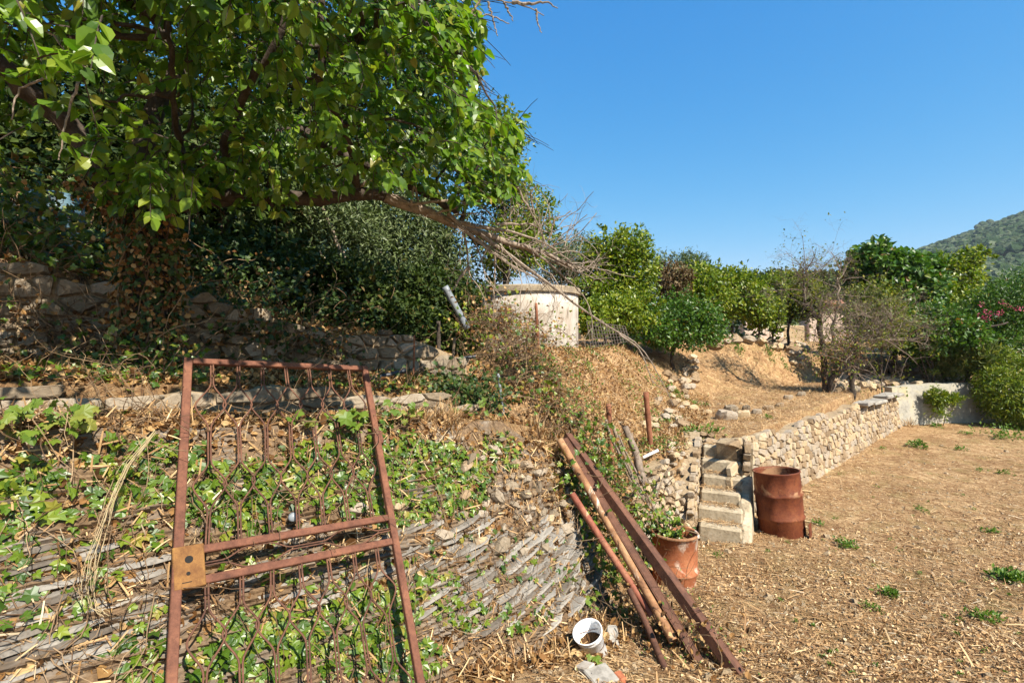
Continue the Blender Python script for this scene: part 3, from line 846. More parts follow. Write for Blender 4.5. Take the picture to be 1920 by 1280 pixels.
# ---------------------------------------------------------------- the rusty gate
GU = norm(np.array([.7425, .6653, -.0755])); GV = norm(np.array([-.3007, .5418, .7856]))
GW = 1.2; GL = 2.35
GTL = np.array(at(345, 672, 3.13)); GNn = norm(np.cross(GU, GV))
if GNn[1] > 0: GNn = -GNn
def gp(u, l, n=0.0): return GTL+GU*u-GV*l+GNn*n
gate = empty('metal_gate', tuple(gp(.6, GL)), 'rusty wrought iron gate with wavy bars leaning back on the slate bank', 'gate')
def gbar(name, u0, l0, u1, l1, wd, th, mat=None, bev=.004):
    a = gp(u0, l0); b = gp(u1, l1); d = b-a
    side = norm(np.cross(d, GNn))
    V, F = bbox_geo((a+b)/2, d/2, side*wd/2, GNn*th/2, bev)
    return link(name, mesh_np(name, V, F, mat or M['rust']), gate)
gbar('frame_post', .022, -.0, .022, GL, .044, .034)
gbar('frame_post', GW-.022, -.0, GW-.022, GL, .044, .034)
gbar('top_rail', .045, .02, GW-.045, .02, .040, .030)
gbar('cross_rail', .045, 1.185, GW-.045, 1.185, .040, .030)
gbar('cross_rail', .045, 1.335, GW-.045, 1.335, .040, .030)
gbar('bottom_rail', .045, GL-.02, GW-.045, GL-.02, .040, .030)
pl_ = gbar('lock_plate', .002, 1.26, .136, 1.26, .205, .038, M['rust_plate'])
for l_, r_ in ((1.228, .018), (1.295, .009)):  # black plugs on a solid plate; hole shade is put into the colour
    c = gp(.066, l_, .019); V, F = tube_geo(np.array([c-GNn*.03, c+GNn*.002]), [r_, r_], 16)
    link('keyhole_shade', mesh_np('keyhole_shade', V, F, M['hole_shade']), pl_)
link('lock_slot_shade', mesh_np('lock_slot_shade', *box_geo(gp(.062, 1.335, .019), GU*.02, GV*.002, GNn*.001), M['hole_shade']), pl_)  # black sliver, coloured to stand for the shade in a slot
gbar('hinge', GW+.008, .56, GW+.008, .66, .022, .03)
def rodpath(i, side, knots):
    """One rod of a pair: straight, swinging half a bay out at each crossing, and back."""
    sp = GW/8; u0 = sp*(i+1); P = []
    for l_, off in knots:
        P.append((u0+side*(off*sp*.5+.006), l_))
    P = np.array(P); ls = np.linspace(P[0, 1], P[-1, 1], 46)
    k = np.searchsorted(P[:, 1], ls, side='right')-1; k = np.clip(k, 0, len(P)-2)
    f = (ls-P[k, 1])/(P[k+1, 1]-P[k, 1]); f = f*f*(3-2*f)*.75+f*.25
    us = P[k, 0]+(P[k+1, 0]-P[k, 0])*f
    us = us+.004*np.sin(ls*9+i*1.7)
    return [gp(u_, l_, .004*side) for u_, l_ in zip(us, ls)]
UP = [(.03, 0), (.185, 0), (.335, 1), (.485, 0), (.71, 0), (.84, 1), (.99, 0), (1.18, 0)]
DN = [(1.35, 0), (1.47, 0), (1.60, 1), (1.74, 0), (1.95, 0), (2.08, 1), (2.22, 0), (2.34, 0)]
for i in range(7):
    for side in (-1, 1):
        for kn in (UP, DN):
            V, F = tube_geo(rodpath(i, side, kn), .0052, 6)
            link('bar', mesh_np('bar', V, F, M['rust_dark'], True), gate)
for side in (-1, 1):       # wavy rods of the narrow band
    us = np.linspace(.13, GW-.04, 70); wv = np.abs(((us-.13)/.26+.0) % 2-1); wv = wv*wv*(3-2*wv)
    ls = 1.26+side*(.008+.045*sst(.25, .95, 1-wv))
    V, F = tube_geo([gp(u_, l_, .004*side) for u_, l_ in zip(us, ls)], .0045, 6)
    link('wavy_rod', mesh_np('wavy_rod', V, F, M['rust_dark'], True), gate)

# ---------------------------------------------------------------- beams and pipes leaning on the corner of the bank
def channel(name, a, b, w, h, th, up, mat, label, cat, group=None, shape='U'):
    a = np.array(a, float); b = np.array(b, float); d = b-a; T_ = norm(d)
    U_ = norm(np.array(up)-T_*np.dot(up, T_)); S_ = np.cross(T_, U_)
    c = (a+b)/2; mb = MB()
    root = empty(name, tuple(a if a[2] < b[2] else b), label, cat, group)
    V, F = bbox_geo(c, d/2, S_*w/2, U_*th/2, .003); link('web', mesh_np('web', V, F, mat), root)
    for s in (-1, 1):
        V, F = bbox_geo(c+S_*s*(w/2+th/2)-(U_*h/2 if shape == 'U' else 0), d/2, S_*th/2, U_*(h/2+th/2), .003)
        link('flange', mesh_np('flange', V, F, mat), root)
    return root
bA0, bA1 = np.array(at(1066, 812, 5.15)), np.array(at(1420, 1300, 3.42))
bB0, bB1 = np.array(at(1058, 822, 5.05)), np.array(at(1325, 1262, 3.62))
channel('steel_beam', bA0, bA1, .062, .07, .009, (.55, -.6, .6), M['rust_dark'], 'thick dark rusty steel channel, the outermost of the leaning scrap metal', 'steel beam', 'steel beams leaning on the bank')
channel('steel_beam', bB0, bB1, .05, .045, .009, (-.1, -.8, .6), M['rust_dark'], 'thinner rusty steel channel between the thick beam and the pale pipe', 'steel beam', 'steel beams leaning on the bank')
def pipe(name, pts, r, mat, label, cat, group=None, sides=14, hollow=True):
    P = np.array([np.array(p) for p in pts], float)
    # resample
    seg = np.linalg.norm(np.diff(P, axis=0), axis=1); L = np.concatenate([[0], np.cumsum(seg)]); s = np.linspace(0, L[-1], max(6, int(L[-1]/.08)))
    Q = np.stack([np.interp(s, L, P[:, k]) for k in range(3)], -1)
    root = empty(name, tuple(Q[np.argmin(Q[:, 2])]), label, cat, group)
    V, F = tube_geo(Q, r, sides, cap=False)
    link('tube', mesh_np('tube', V, F, mat, True), root)
    mb = MB()
    for e, d in ((Q[0], Q[0]-Q[1]), (Q[-1], Q[-1]-Q[-2])):
        V, F = lathe_geo(e, [(r, 0), (r*1.02, .004), (r*.8, .004), (r*.78, -.05), (.001, -.05)], sides, norm(d))
        link('pipe_end', mesh_np('pipe_end', V, F, mat), root)
    return root
pipe('iron_pipe', [at(1050, 826, 5.0), at(1126, 955, 4.55), at(1224, 1130, 4.0), at(1262, 1200, 3.8)], .036, M['rust_pipe'], 'pale tan rusty pipe leaning beside the steel beams', 'pipe', 'pipes leaning on the bank')
rp = pipe('iron_pipe', [at(1073, 926, 4.55), at(1140, 1030, 4.3), at(1222, 1152, 4.0)], .029, M['rust_red'], 'red painted rusty pipe leaning left of the pale pipe', 'pipe', 'pipes leaning on the bank')
pipe('iron_pipe', [at(1180, 1105, 4.1), at(1208, 1160, 3.95), at(1256, 1275, 3.5)], .026, M['rust_dark'], 'dark bent pipe lowest on the ground beside the white bucket', 'pipe', 'pipes leaning on the bank')

# ---------------------------------------------------------------- drums
dr = np.array([3.62, 6.85, .0])
ax = norm(np.array([-.07, .06, 1.0]))
def drum(root, c, ax, r, h, mat, rs, open_bottom_notch=True):
    prof = [(r*.985, 0), (r, .02)]
    for hb_ in (.333, .667):
        prof += [(r, hb_*h-.03), (r+.012, hb_*h-.012), (r+.014, hb_*h), (r+.012, hb_*h+.012), (r, hb_*h+.03)]
    prof += [(r, h-.03), (r+.010, h-.015), (r+.010, h), (r-.008, h), (r-.012, h-.03), (r-.012, h*.5), (r-.012, .02)]
    V, F = lathe_geo(c, prof, 56, ax)
    n = 0.004*np.sin(V[:, 2:3]*23+V[:, :1]*31)+0.006*np.sin(V[:, :1]*17+V[:, 2:3]*9); V = V+n*np.array([1, .6, 0])
    return V, F
drum1 = empty('oil_drum', tuple(dr), 'tilted brown rusty open oil drum standing on the straw near the steps', 'oil drum', 'rusty drums')
V, F = drum(drum1, dr-np.array([0, 0, .03]), ax, .285, .90, M['rust_drum'], RS)
# torn lower part: drop the faces of a ragged notch on the front right
Qf = F[0]; ctr = V[Qf].mean(1); rel = ctr-dr
an = np.arctan2(rel[:, 1], rel[:, 0]); hh = rel@ax
notch = (np.abs(an+.75) < .17+.05*np.sin(hh*50)) & (hh < .26)
link('barrel_shell', mesh_np('barrel_shell', V, [Qf[~notch]], M['rust_drum'], True), drum1)
c = dr+np.array([.235, -.235, .12]); V, F = bbox_geo(c, norm(np.array([.6, .7, 0]))*.07, norm(np.array([.7, -.6, .1]))*.004, np.array([-.05, .02, 1])*.13, .002)
link('torn_flap', mesh_np('torn_flap', V, F, M['rust_drum']), drum1)
V, F = lathe_geo(dr, [(.001, .03), (.27, .03)], 24, ax); link('drum_floor', mesh_np('drum_floor', V, F, M['rust_dark']), drum1)

db = np.array([1.66, 5.25, -.02])
drum2 = empty('oil_drum', tuple(db), 'half buried rusty drum with peeling pale paint and ivy growing out, behind the beams', 'oil drum', 'rusty drums')
r = .225; h = .66
prof = [(r*.93, 0), (r*.96, .26), (r+.012, .285), (r+.018, .30), (r, .33), (r, h-.02), (r+.012, h-.012), (r+.014, h+.004), (r+.006, h+.014), (r-.008, h+.004), (r-.01, h-.2)]
V, F = lathe_geo(db, prof, 44, (.02, .02, 1)); link('barrel_shell', mesh_np('barrel_shell', V, F, M['rust_drum_pale'], True), drum2)
a = np.linspace(3.6, 5.6, 14); P = np.stack([db[0]+(r+.004)*np.cos(a), db[1]+(r+.004)*np.sin(a), np.full(14, db[2]+h+.01)], -1)
V, F = tube_geo(P, .016, 8); link('rolled_rim', mesh_np('rolled_rim', V, F, M['rust_pipe'], True), drum2)
V, F = lathe_geo(db, [(.001, h-.1), (r-.012, h-.1)], 24); link('soil', mesh_np('soil', V, F, M['dry_ground']), drum2)

# ---------------------------------------------------------------- white bucket
bk = ground_at(1118, 1222)[0]; bk[2] -= .02
bax = norm(np.array([-.36, -.34, 1.0]))
bucket = empty('plastic_bucket', tuple(bk), 'small white plastic bucket tilted in the leaf litter at the foot of the bank', 'bucket')
r0, r1, hb_ = .082, .104, .235
V, F = lathe_geo(bk, [(.001, .004), (r0, 0), (r0+.003, .006), (r1-.012, hb_-.05), (r1-.006, hb_-.048), (r1-.005, hb_-.035), (r1-.006, hb_-.012), (r1+.004, hb_-.008), (r1+.004, hb_), (r1-.003, hb_), (r1-.012, hb_-.05), (r0-.004, .012), (.001, .012)], 40, bax)
link('pail', mesh_np('pail', V, F, M['white_plastic'], True), bucket)
V, F = lathe_geo(bk, [(.001, hb_*.55), (r1*.86, hb_*.52)], 20, bax); V = V+np.random.RandomState(4).normal(0, .006, V.shape)
link('leaf_fill', mesh_np('leaf_fill', V, F, M['dead_leaf']), bucket)
X_ = norm(np.cross(bax, np.array([0, 1, .2]))); Y_ = np.cross(bax, X_)
a = np.linspace(0, np.pi, 18); P = bk+bax*(hb_-.03)+np.cos(a)[:, None]*X_*(r1+.006)-np.sin(a)[:, None]*(Y_*.075+bax*.05)
V, F = tube_geo(P, .0022, 6); link('handle', mesh_np('handle', V, F, M['rust_dark'], True), bucket)

# ---------------------------------------------------------------- posts, stakes, boards, hoses
def stake(name, a, b, r0, r1, mat, label, cat, group=None, wob=.0, seed=0, sides=9):
    a = np.array(a, float); b = np.array(b, float); n = 12; rs = np.random.RandomState(seed)
    s = np.linspace(0, 1, n)[:, None]; P = a+(b-a)*s
    if wob: P = P+np.cumsum(rs.normal(0, wob, (n, 3)), 0)*np.sin(s*np.pi)
    V, F = tube_geo(P, np.linspace(r0, r1, n)*(1+rs.uniform(-.06, .06, n)), sides)
    root = link(name, mesh_np(name, V, F, mat, True)); return tag(root, label, cat, group)
def down(px, py, d, dz=.15):
    p = at(px, py, d); p.z -= dz; return p
stake('rusty_post', down(1223, 850, 7.4), at(1211, 735, 7.4), .039, .039, M['rust_post'], 'tall rusty iron post standing alone at the edge of the terrace', 'post', 'rusty posts')
stake('rusty_post', down(1146, 840, 6.4), at(1141, 757, 6.4), .034, .034, M['rust_post'], 'short rusty post stub among the vines above the old wooden poles', 'post', 'rusty posts')
stake('rusty_post', down(1010, 650, 8.2), at(1005, 568, 8.2), .03, .022, M['rust_post'], 'rusty stake standing in front of the round tank', 'post', 'rusty posts')
stake('rusty_post', down(906, 786, 4.9, .05), at(905, 756, 4.9), .022, .022, M['rust_pipe'], 'short orange pipe stub sticking out of the dark ivy', 'post', 'rusty posts')
stake('wooden_stake', down(775, 712, 5.6), at(777, 628, 5.6), .011, .009, M['rust_post'], 'thin reddish stake on the terrace behind the gate corner', 'stake', 'stakes by the tank')
stake('wooden_stake', down(823, 665, 6.6), at(822, 602, 6.6), .03, .025, M['bark'], 'dark weathered stake wound with ivy left of the tank', 'stake', 'stakes by the tank')
stake('wooden_stake', down(845, 722, 5.9), at(852, 632, 5.9), .022, .016, M['old_wood'], 'grey leaning stake below the grey plastic pipe', 'stake', 'stakes by the tank', .006, 3)
stake('plastic_pipe', at(876, 616, 7.0), at(834, 537, 6.9), .046, .046, M['grey_pvc'], 'fat grey plastic pipe slanting out of the dark bushes beside the tank', 'pipe', None, sides=18)
stake('grey_tube', down(945, 778, 5.3, .05), at(934, 700, 5.3), .014, .014, M['grey_pvc'], 'grey tube standing against the dark ivy below the vine tangle', 'pipe', None, sides=12)
stake('concrete_post', down(1010, 660, 8.5), at(1002, 615, 8.5), .06, .06, M['plaster'], 'pale square concrete post at the foot of the tank', 'post', None, sides=4)
pipe('black_hose', [at(-30, 730, 4.2), at(70, 729, 4.25), at(150, 735, 4.3), at(210, 748, 4.3)], .02, M['hose'], 'black water hose lying along the shaded terrace at the left edge', 'hose', 'black hoses', 10)
pipe('black_hose', [at(640, 724, 5.0), at(690, 712, 5.2), at(730, 702, 5.3), at(760, 695, 5.4)], .022, M['hose'], 'black water hose behind the top right corner of the gate', 'hose', 'black hoses', 10)
pipe('black_hose', [at(832, 680, 6.6), at(862, 672, 6.7), at(892, 668, 6.8)], .022, M['hose'], 'black hose lying on top of the wall left of the vine tangle', 'hose', 'black hoses', 10)
stake('white_strip', at(1205, 858, 7.0), at(1234, 844, 7.05), .022, .022, M['white_plastic'], 'white strip of board lying at the foot of the lone rusty post', 'strip', None, sides=4)
stake('grey_stick', at(1230, 932, 6.35), at(1256, 876, 6.5), .014, .012, M['old_wood'], 'thin grey stick leaning on the crumbling wall left of the steps', 'stick', None, .004, 5)
ends = [((1136, 786, 6.1), (1222, 952, 5.8), .02), ((1150, 800, 6.2), (1215, 940, 5.85), .028), ((1172, 800, 6.3), (1208, 900, 6.05), .05), ((1168, 872, 5.9), (1232, 962, 5.75), .012), ((1160, 815, 6.0), (1238, 968, 5.8), .014), ((1183, 812, 6.35), (1200, 885, 6.1), .03)]
labs = ['longest thin pole of the bundle leaning right of the steel beams', 'brown round pole in the bundle of old wooden poles', 'thick forked weathered trunk post behind the bundle of poles', 'lowest thin crooked stick under the bundle of poles', 'slim grey cane across the bundle of old poles', 'stub of a split stump beside the thick weathered trunk post']
for k, (a, b, r) in enumerate(ends):
    stake('wooden_pole', down(b[0], b[1], b[2], .05), at(*a), r, r*.8, M['old_wood'] if k % 2 else M['bark_dead'], labs[k], 'pole', 'old wooden poles leaning on the bank', .006+.1*r, 30+k)
def slab(name, px, py, half, ang, mat, label, cat, dz=0.02, tilt=0.0, bev=.008):
    p = ground_at(px, py)[0]; c, s = math.cos(ang), math.sin(ang)
    V, F = bbox_geo(p+np.array([0, 0, dz]), np.array([c, s, 0])*half[0], np.array([-s, c, tilt])*half[1], np.array([0, -tilt*.6, 1])*half[2], bev, half[2]*.25)
    return tag(link(name, mesh_np(name, V, F, mat)), label, cat)
slab('stone_slab', 1150, 1206, (.04, .12, .02), -.1, M['concrete'], 'narrow grey stone strip standing beside the white bucket', 'stone', .02, .3)
slab('stone_slab', 1128, 1275, (.09, .075, .022), .5, M['concrete'], 'flat grey stone slab at the bottom of the picture below the bucket', 'stone', .02, .15)
slab('brick_fragment', 1163, 1277, (.025, .04, .03), .3, M['brick'], 'orange brick fragment beside the flat grey slab', 'brick', .015)
slab('stone_slab', 1098, 1262, (.05, .05, .05), .9, M['plaster'], 'pale rounded stone in the leaf litter left of the grey slab', 'stone', .01)
cp = bank_at([548], [966])[2][0]
V, F = lathe_geo(cp+np.array([.03, -.06, .0]), [(.001, .07), (.022, .068), (.027, .06), (.027, 0), (.02, 0)], 18, (.35, -.8, .35))
tag(link('drain_stub', mesh_np('drain_stub', V, F, M['grey_pvc'], True)), 'short grey drain pipe poking out of the bank behind the gate', 'pipe')
# rubble stones lying on the terrace
rub_px = [(1370, 770, .16, 'dark block lying at the back of the rubble heap on the terrace'), (1362, 786, .2, 'big brown rock in front of the rubble heap on the terrace'), (1392, 782, .17, 'tan rock in the middle of the rubble heap on the terrace'), (1418, 775, .12, 'flat grey rock right of the rubble heap on the terrace'),
          (1440, 768, .13, 'pale rock second from the right in the row of terrace rocks'), (1462, 763, .11, 'rounded rock at the right end of the row of terrace rocks'), (1400, 768, .1, 'small dark rock behind the flat grey terrace rock'), (1326, 775, .1, 'small white rock left of the rubble heap on the terrace'), (1478, 748, .12, 'small grey rock near the foot of the leafless tree'), (1502, 742, .14, 'low dark rock beside the trunk of the leafless tree')]
for k, (px, py, s, lab) in enumerate(rub_px):
    rs = np.random.RandomState(60+k); p = ground_at(px, py)[0]
    P = np.array([[math.cos(a_)*s*rs.uniform(.8, 1.2), math.sin(a_)*s*.7*rs.uniform(.8, 1.2)] for a_ in np.linspace(0, 6.28, 8)[:-1]])
    V, F = stone_geo(P, p+np.array([0, 0, .0]), np.array([1.0, rs.uniform(-.2, .2), 0]), np.array([.1, 1.0, .15]), np.array([0, -.25, 1.0]), .002, s*rs.uniform(.5, .75), rs)
    tag(link('rock', mesh_np('rock', V, F, M['stone'] if k % 3 else M['stone_dark'])), lab, 'rock', 'rocks lying on the terrace')
# wire fence panel on the bank right of the tank
fp = empty('wire_panel', tuple(at(1130, 655, 9.2)), 'rusty wire grid panel leaning on the bank right of the tank', 'wire panel')
a0, a1, b0, b1 = [np.array(q_) for q_ in (at(1100, 602, 9.4), at(1172, 612, 9.1), at(1108, 652, 9.3), at(1180, 640, 9.0))]
mb = MB()
for s in np.linspace(0, 1, 15):
    P = np.array([a0+(a1-a0)*s, b0+(b1-b0)*s]); P = np.vstack([P[0], P.mean(0)+[0, 0, .02*math.sin(s*9)], P[1]])
    link('vertical_wire', mesh_np('vertical_wire', *tube_geo(P, .006, 5), M['wire']), fp)
for s in np.linspace(0, 1, 7):
    P = np.array([a0+(b0-a0)*s, a1+(b1-a1)*s]); link('horizontal_wire', mesh_np('horizontal_wire', *tube_geo(np.vstack([P[0], P.mean(0), P[1]]), .006, 5), M['wire']), fp)
# raffia strand hanging on the bank at the left
sp = [bank_at([q_[0]], [q_[1]])[2][0]+np.array([.10, -.12, .06]) for q_ in ((285, 830), (235, 890), (208, 945), (190, 1000), (172, 1060), (165, 1105), (172, 1140), (190, 1155))]
sp = np.array(sp); mb = MB(); rs = np.random.RandomState(8)
for k in range(12):
    n_ = 22; s = np.linspace(0, len(sp)-1, n_); cut = n_ if k < 9 else rs.randint(8, 18)
    P = np.stack([np.interp(s, np.arange(len(sp)), sp[:, j]) for j in range(3)], -1)
    P = P+rs.normal(0, .007, 3)+np.cumsum(rs.normal(0, .003, (n_, 3)), 0)
    mb.add(*tube_geo(P[:cut], .0015, 4))
tag(mb.link('raffia_strand', M['raffia']), 'straw coloured strand of raffia hanging over the ivy left of the gate', 'raffia', kind='stuff')
# ---------------------------------------------------------------- leaves
def ltemp(rows, fold=.12, droop=.2):
    """Leaf from (y, halfwidth) rows, base at the origin, tip at y=1."""
    V = []; F4 = []; F3 = []
    for y, w in rows:
        z = -droop*y*y
        V += [(-w, y, z+fold*w), (0, y, z), (w, y, z+fold*w)]
    for k in range(len(rows)-1):
        a = k*3; b = a+3
        F4 += [[a, a+1, b+1, b], [a+1, a+2, b+2, b+1]]
    return np.array(V, float), [np.array(F4)]
T_CHERRY = ltemp([(0, .015), (.08, .01), (.3, .27), (.62, .29), (.86, .12), (1, .005)], .3, .28)
T_SIMPLE = (np.array([(0, 0, 0), (.3, .45, .08), (0, 1, -.1), (-.3, .45, .08)], float), [np.array([[0, 1, 2], [0, 2, 3]])])
T_NARROW = (np.array([(0, 0, 0), (.13, .45, .03), (0, 1, -.06), (-.13, .45, .03)], float), [np.array([[0, 1, 2], [0, 2, 3]])])
_iv = [(0, 0, 0), (.26, -.14, -.03), (.5, .05, -.06), (.33, .28, .02), (.46, .56, -.05), (.2, .62, .03), (0, 1, -.12), (-.2, .62, .03), (-.46, .56, -.05), (-.33, .28, .02), (-.5, .05, -.06), (-.26, -.14, -.03), (0, .32, .05)]
T_IVY = (np.array(_iv, float), [np.array([[k, (k+1) % 12, 12] for k in range(12)])])
_vn = [(0, 0, 0), (.3, -.18, -.05), (.38, -.02, .0), (.62, .1, -.08), (.5, .28, .02), (.64, .55, -.08), (.36, .56, .03), (.22, .8, 0), (0, 1, -.12), (-.22, .8, 0), (-.36, .56, .03), (-.64, .55, -.08), (-.5, .28, .02), (-.62, .1, -.08), (-.38, -.02, 0), (-.3, -.18, -.05), (0, .32, .06)]
T_VINE = (np.array(_vn, float), [np.array([[k, (k+1) % 16, 16] for k in range(16)])])
T_DEAD = (np.array([(0, 0, 0), (.3, .1, .2), (.42, .5, .22), (.12, .95, .12), (-.25, .8, .2), (-.4, .35, .16), (0, .45, -.02)], float), [np.array([[k, (k+1) % 6, 6] for k in range(6)])])
T_STRAW = (np.array([(-.5, 0, 0), (.5, 0, 0), (.5, .5, .03), (-.5, .5, .03), (.4, 1, 0), (-.4, 1, 0)], float)*np.array([.07, 1, 1]), [np.array([[0, 1, 2, 3], [3, 2, 4, 5]])])
T_CHIP = (np.array([(-.5, 0, 0), (.5, .05, .05), (.35, 1, 0), (-.4, .9, .08)], float)*np.array([.28, 1, 1]), [np.array([[0, 1, 2, 3]])])

def inst(tmpl, P, D, Nn, S):
    tv, tf = tmpl; P = np.asarray(P, float); n = len(P)
    D = norm(D); X = norm(np.cross(D, Nn)); Z = np.cross(X, D)
    S = np.broadcast_to(np.asarray(S, float), (n,))
    V = P[:, None]+S[:, None, None]*(tv[None, :, 0:1]*X[:, None]+tv[None, :, 1:2]*D[:, None]+tv[None, :, 2:3]*Z[:, None])
    off = (np.arange(n)*len(tv))[:, None, None]
    return V.reshape(-1, 3), [(f[None]+off).reshape(-1, f.shape[1]) for f in tf]
def inst_objs(name, tmpl, P, D, Nn, S, mat, parent, smooth=False):
    """Single leaves as objects that share one mesh."""
    me = mesh_np(name, tmpl[0], tmpl[1], mat, smooth)
    D = norm(D); X = norm(np.cross(D, Nn)); Z = np.cross(X, D)
    for p, d, x, z, s in zip(P, D, X, Z, np.broadcast_to(S, (len(P),))):
        m_ = Matrix(((x[0]*s, d[0]*s, z[0]*s, p[0]), (x[1]*s, d[1]*s, z[1]*s, p[1]), (x[2]*s, d[2]*s, z[2]*s, p[2]), (0, 0, 0, 1)))
        link(name, me, parent, matrix=m_)
def leaves_of(root, tmpl, P, D, Nn, S, mat, n_obj=0, name='leaf', stuff='foliage', smooth=False):
    """The n_obj leaves nearest the viewpoint as parts, the rest joined."""
    P = np.asarray(P); S = np.broadcast_to(np.asarray(S, float), (len(P),)); D = norm(D)
    if n_obj:
        px, py = proj(P); d = P[:, 1]; inview = (px > 0) & (px < 1920) & (py > 0) & (py < 1280)
        key = np.where(inview, -S/np.maximum(d, .3), 0); od = np.argsort(key); a, b = od[:n_obj], od[n_obj:]
        inst_objs(name, tmpl, P[a], D[a], Nn[a], S[a], mat, root, smooth)
    else: b = np.arange(len(P))
    if len(b):
        V, F = inst(tmpl, P[b], D[b], Nn[b], S[b])
        o = link(stuff, mesh_np(stuff, V, F, mat, smooth), root); tag(o, kind='stuff'); return o
def rdir(n, rs): return norm(rs.normal(0, 1, (n, 3)))

def grow(mb, p, d, L, r, lvl, rs, kids=4, wob=.25, droop=0.0, sides=5, ratio=.6, tips=None, spread=.9):
    n = 7; P = [np.array(p, float)]; d = norm(np.array(d, float)); dd = d.copy()
    for k in range(n-1):
        dd = norm(dd+rs.normal(0, wob, 3)*.5+np.array([0, 0, -droop]))
        P.append(P[-1]+dd*L/(n-1))
    P = np.array(P); R = np.linspace(r, r*.45, n)
    mb.add(*tube_geo(P, R, sides, cap=False))
    if tips is not None and lvl == 0: tips.append((P[-1], dd))
    if lvl > 0:
        for k in range(kids):
            f = rs.uniform(.25, 1.0); i = min(int(f*(n-1)), n-2); q = P[i]+(P[i+1]-P[i])*(f*(n-1)-i)
            nd = norm(norm(P[i+1]-P[i])*rs.uniform(.3, .9)+rdir(1, rs)[0]*spread)
            grow(mb, q, nd, L*ratio*rs.uniform(.6, 1.2), max(r*(1-.5*f)*.6, .0012), lvl-1, rs, kids, wob, droop, max(3, sides-1), ratio, tips, spread)
    return P
def path(pts, n=24, wob=0.0, rs=RS):
    P = np.array([np.array(p) for p in pts], float)
    seg = np.linalg.norm(np.diff(P, axis=0), axis=1); L = np.concatenate([[0], np.cumsum(seg)]); s = np.linspace(0, L[-1], n)
    Q = np.stack([np.interp(s, L, P[:, k]) for k in range(3)], -1)
    for _ in range(2): Q[1:-1] = .25*Q[:-2]+.5*Q[1:-1]+.25*Q[2:]
    if wob: Q[1:-1] = Q[1:-1]+rs.normal(0, wob, (n-2, 3))
    return Q

# ---------------------------------------------------------------- the big cherry tree
rs = np.random.RandomState(101)
tb = at(268, 735, 3.95)
cherry = empty('cherry_tree', tuple(tb), 'big broad leaved tree with ivied trunk whose branches fill the upper left', 'tree')
limbs = []
def limb(name, pts, r0, r1, n=26, sides=9, wob=.008, mat='bark'):
    Q = path(pts, n, wob, rs); R = np.linspace(r0, r1, n)*(1+rs.uniform(-.08, .08, n))
    link(name, mesh_np(name, *tube_geo(Q, R, sides), M[mat], True), cherry); limbs.append((Q, R)); return Q
limb('trunk', [at(265, 760, 3.95), at(272, 640, 3.98), at(285, 520, 4.0), at(272, 430, 4.0), at(240, 390, 4.0), at(200, 350, 3.95)], .135, .10)
limb('limb', [at(215, 370, 3.97), at(185, 310, 3.9), at(130, 230, 3.8), at(60, 180, 3.6), at(0, 120, 3.4), at(-120, 40, 3.2)], .095, .05)
main = limb('limb', [at(272, 400, 4.0), at(330, 380, 4.05), at(400, 365, 4.15), at(470, 372, 4.25), at(545, 372, 4.3), at(620, 370, 4.4), at(680, 358, 4.5), at(740, 375, 4.6), at(800, 398, 4.8), at(870, 428, 5.0), at(960, 455, 5.2), at(1030, 478, 5.4), at(1080, 510, 5.55)], .085, .012, 44)
link('grey_limb', mesh_np('grey_limb', *tube_geo(main[20:], np.interp(np.arange(20, 44), [0, 43], [.085, .012])*1.07+.001, 10), M['bark_grey'], True), cherry)
limb('limb', [at(420, 345, 4.15), at(425, 260, 3.8), at(470, 150, 3.5), at(520, 80, 3.4), at(550, 0, 3.35), at(560, -100, 3.3)], .035, .02)
limb('limb', [at(668, 355, 4.5), at(665, 300, 4.1), at(640, 235, 3.7), at(602, 160, 3.45), at(605, 60, 3.35), at(600, -60, 3.3)], .038, .02)
limb('limb', [at(345, 340, 4.1), at(330, 220, 3.5), at(318, 80, 3.2), at(310, -40, 3.1)], .026, .014)
limb('limb', [at(360, 340, 4.1), at(340, 280, 4.2), at(325, 190, 4.3)], .03, .02)
limb('limb', [at(320, 50, 3.4), at(270, 20, 3.3), at(215, -30, 3.2)], .034, .03)
limb('limb', [at(860, 400, 5.4), at(740, 330, 5.2), at(640, 290, 5.0), at(560, 240, 4.9)], .035, .05)
limb('limb', [at(606, 70, 3.36), at(650, 85, 3.35), at(720, 65, 3.4), at(800, 40, 3.5)], .022, .01)
limb('limb', [at(520, 75, 4.1), at(600, 90, 4.1), at(690, 55, 4.1), at(760, 10, 4.1)], .02, .012)
# crown
def crown_ok(px, py, jit):
    xm = np.interp(py, [-600, 0, 60, 120, 185, 205, 225, 250, 330, 365, 400], [900, 880, 890, 895, 872, 955, 985, 960, 975, 950, 820])
    ym = np.interp(px, [-400, 0, 60, 120, 200, 300, 380, 430, 480, 560, 640, 720, 850, 960], [330, 300, 290, 270, 365, 400, 370, 385, 390, 385, 340, 335, 375, 365])
    return (px < xm+jit) & (py < ym+jit)
E = [((-2.7, 3.1, 4.75), (2.6, 1.3, 1.35)), ((-1.3, 3.8, 5.0), (1.7, 1.5, 1.7)), ((-.5, 4.8, 4.9), (1.1, 1.3, 1.6)), ((-2.2, 4.3, 5.4), (2.6, 1.4, 1.5)), ((-1.2, 2.9, 4.9), (1.0, .7, 1.0)), ((-.2, 4.9, 4.45), (.55, .9, .7)), ((-.5, 2.05, 4.8), (1.0, .4, .5)), ((-2.5, 2.1, 5.3), (1.5, .8, .8)), ((-2.4, 3.0, 5.9), (1.6, 1.2, .6)), ((-1.8, 2.25, 4.1), (.75, .4, .6)), ((-2.1, 3.75, 3.75), (1.2, .6, .4)), ((-4.2, 3.2, 5.0), (1.2, 1.2, 1.3))]  # includes lobes out of view, added to shade the terrace wall
TW = []
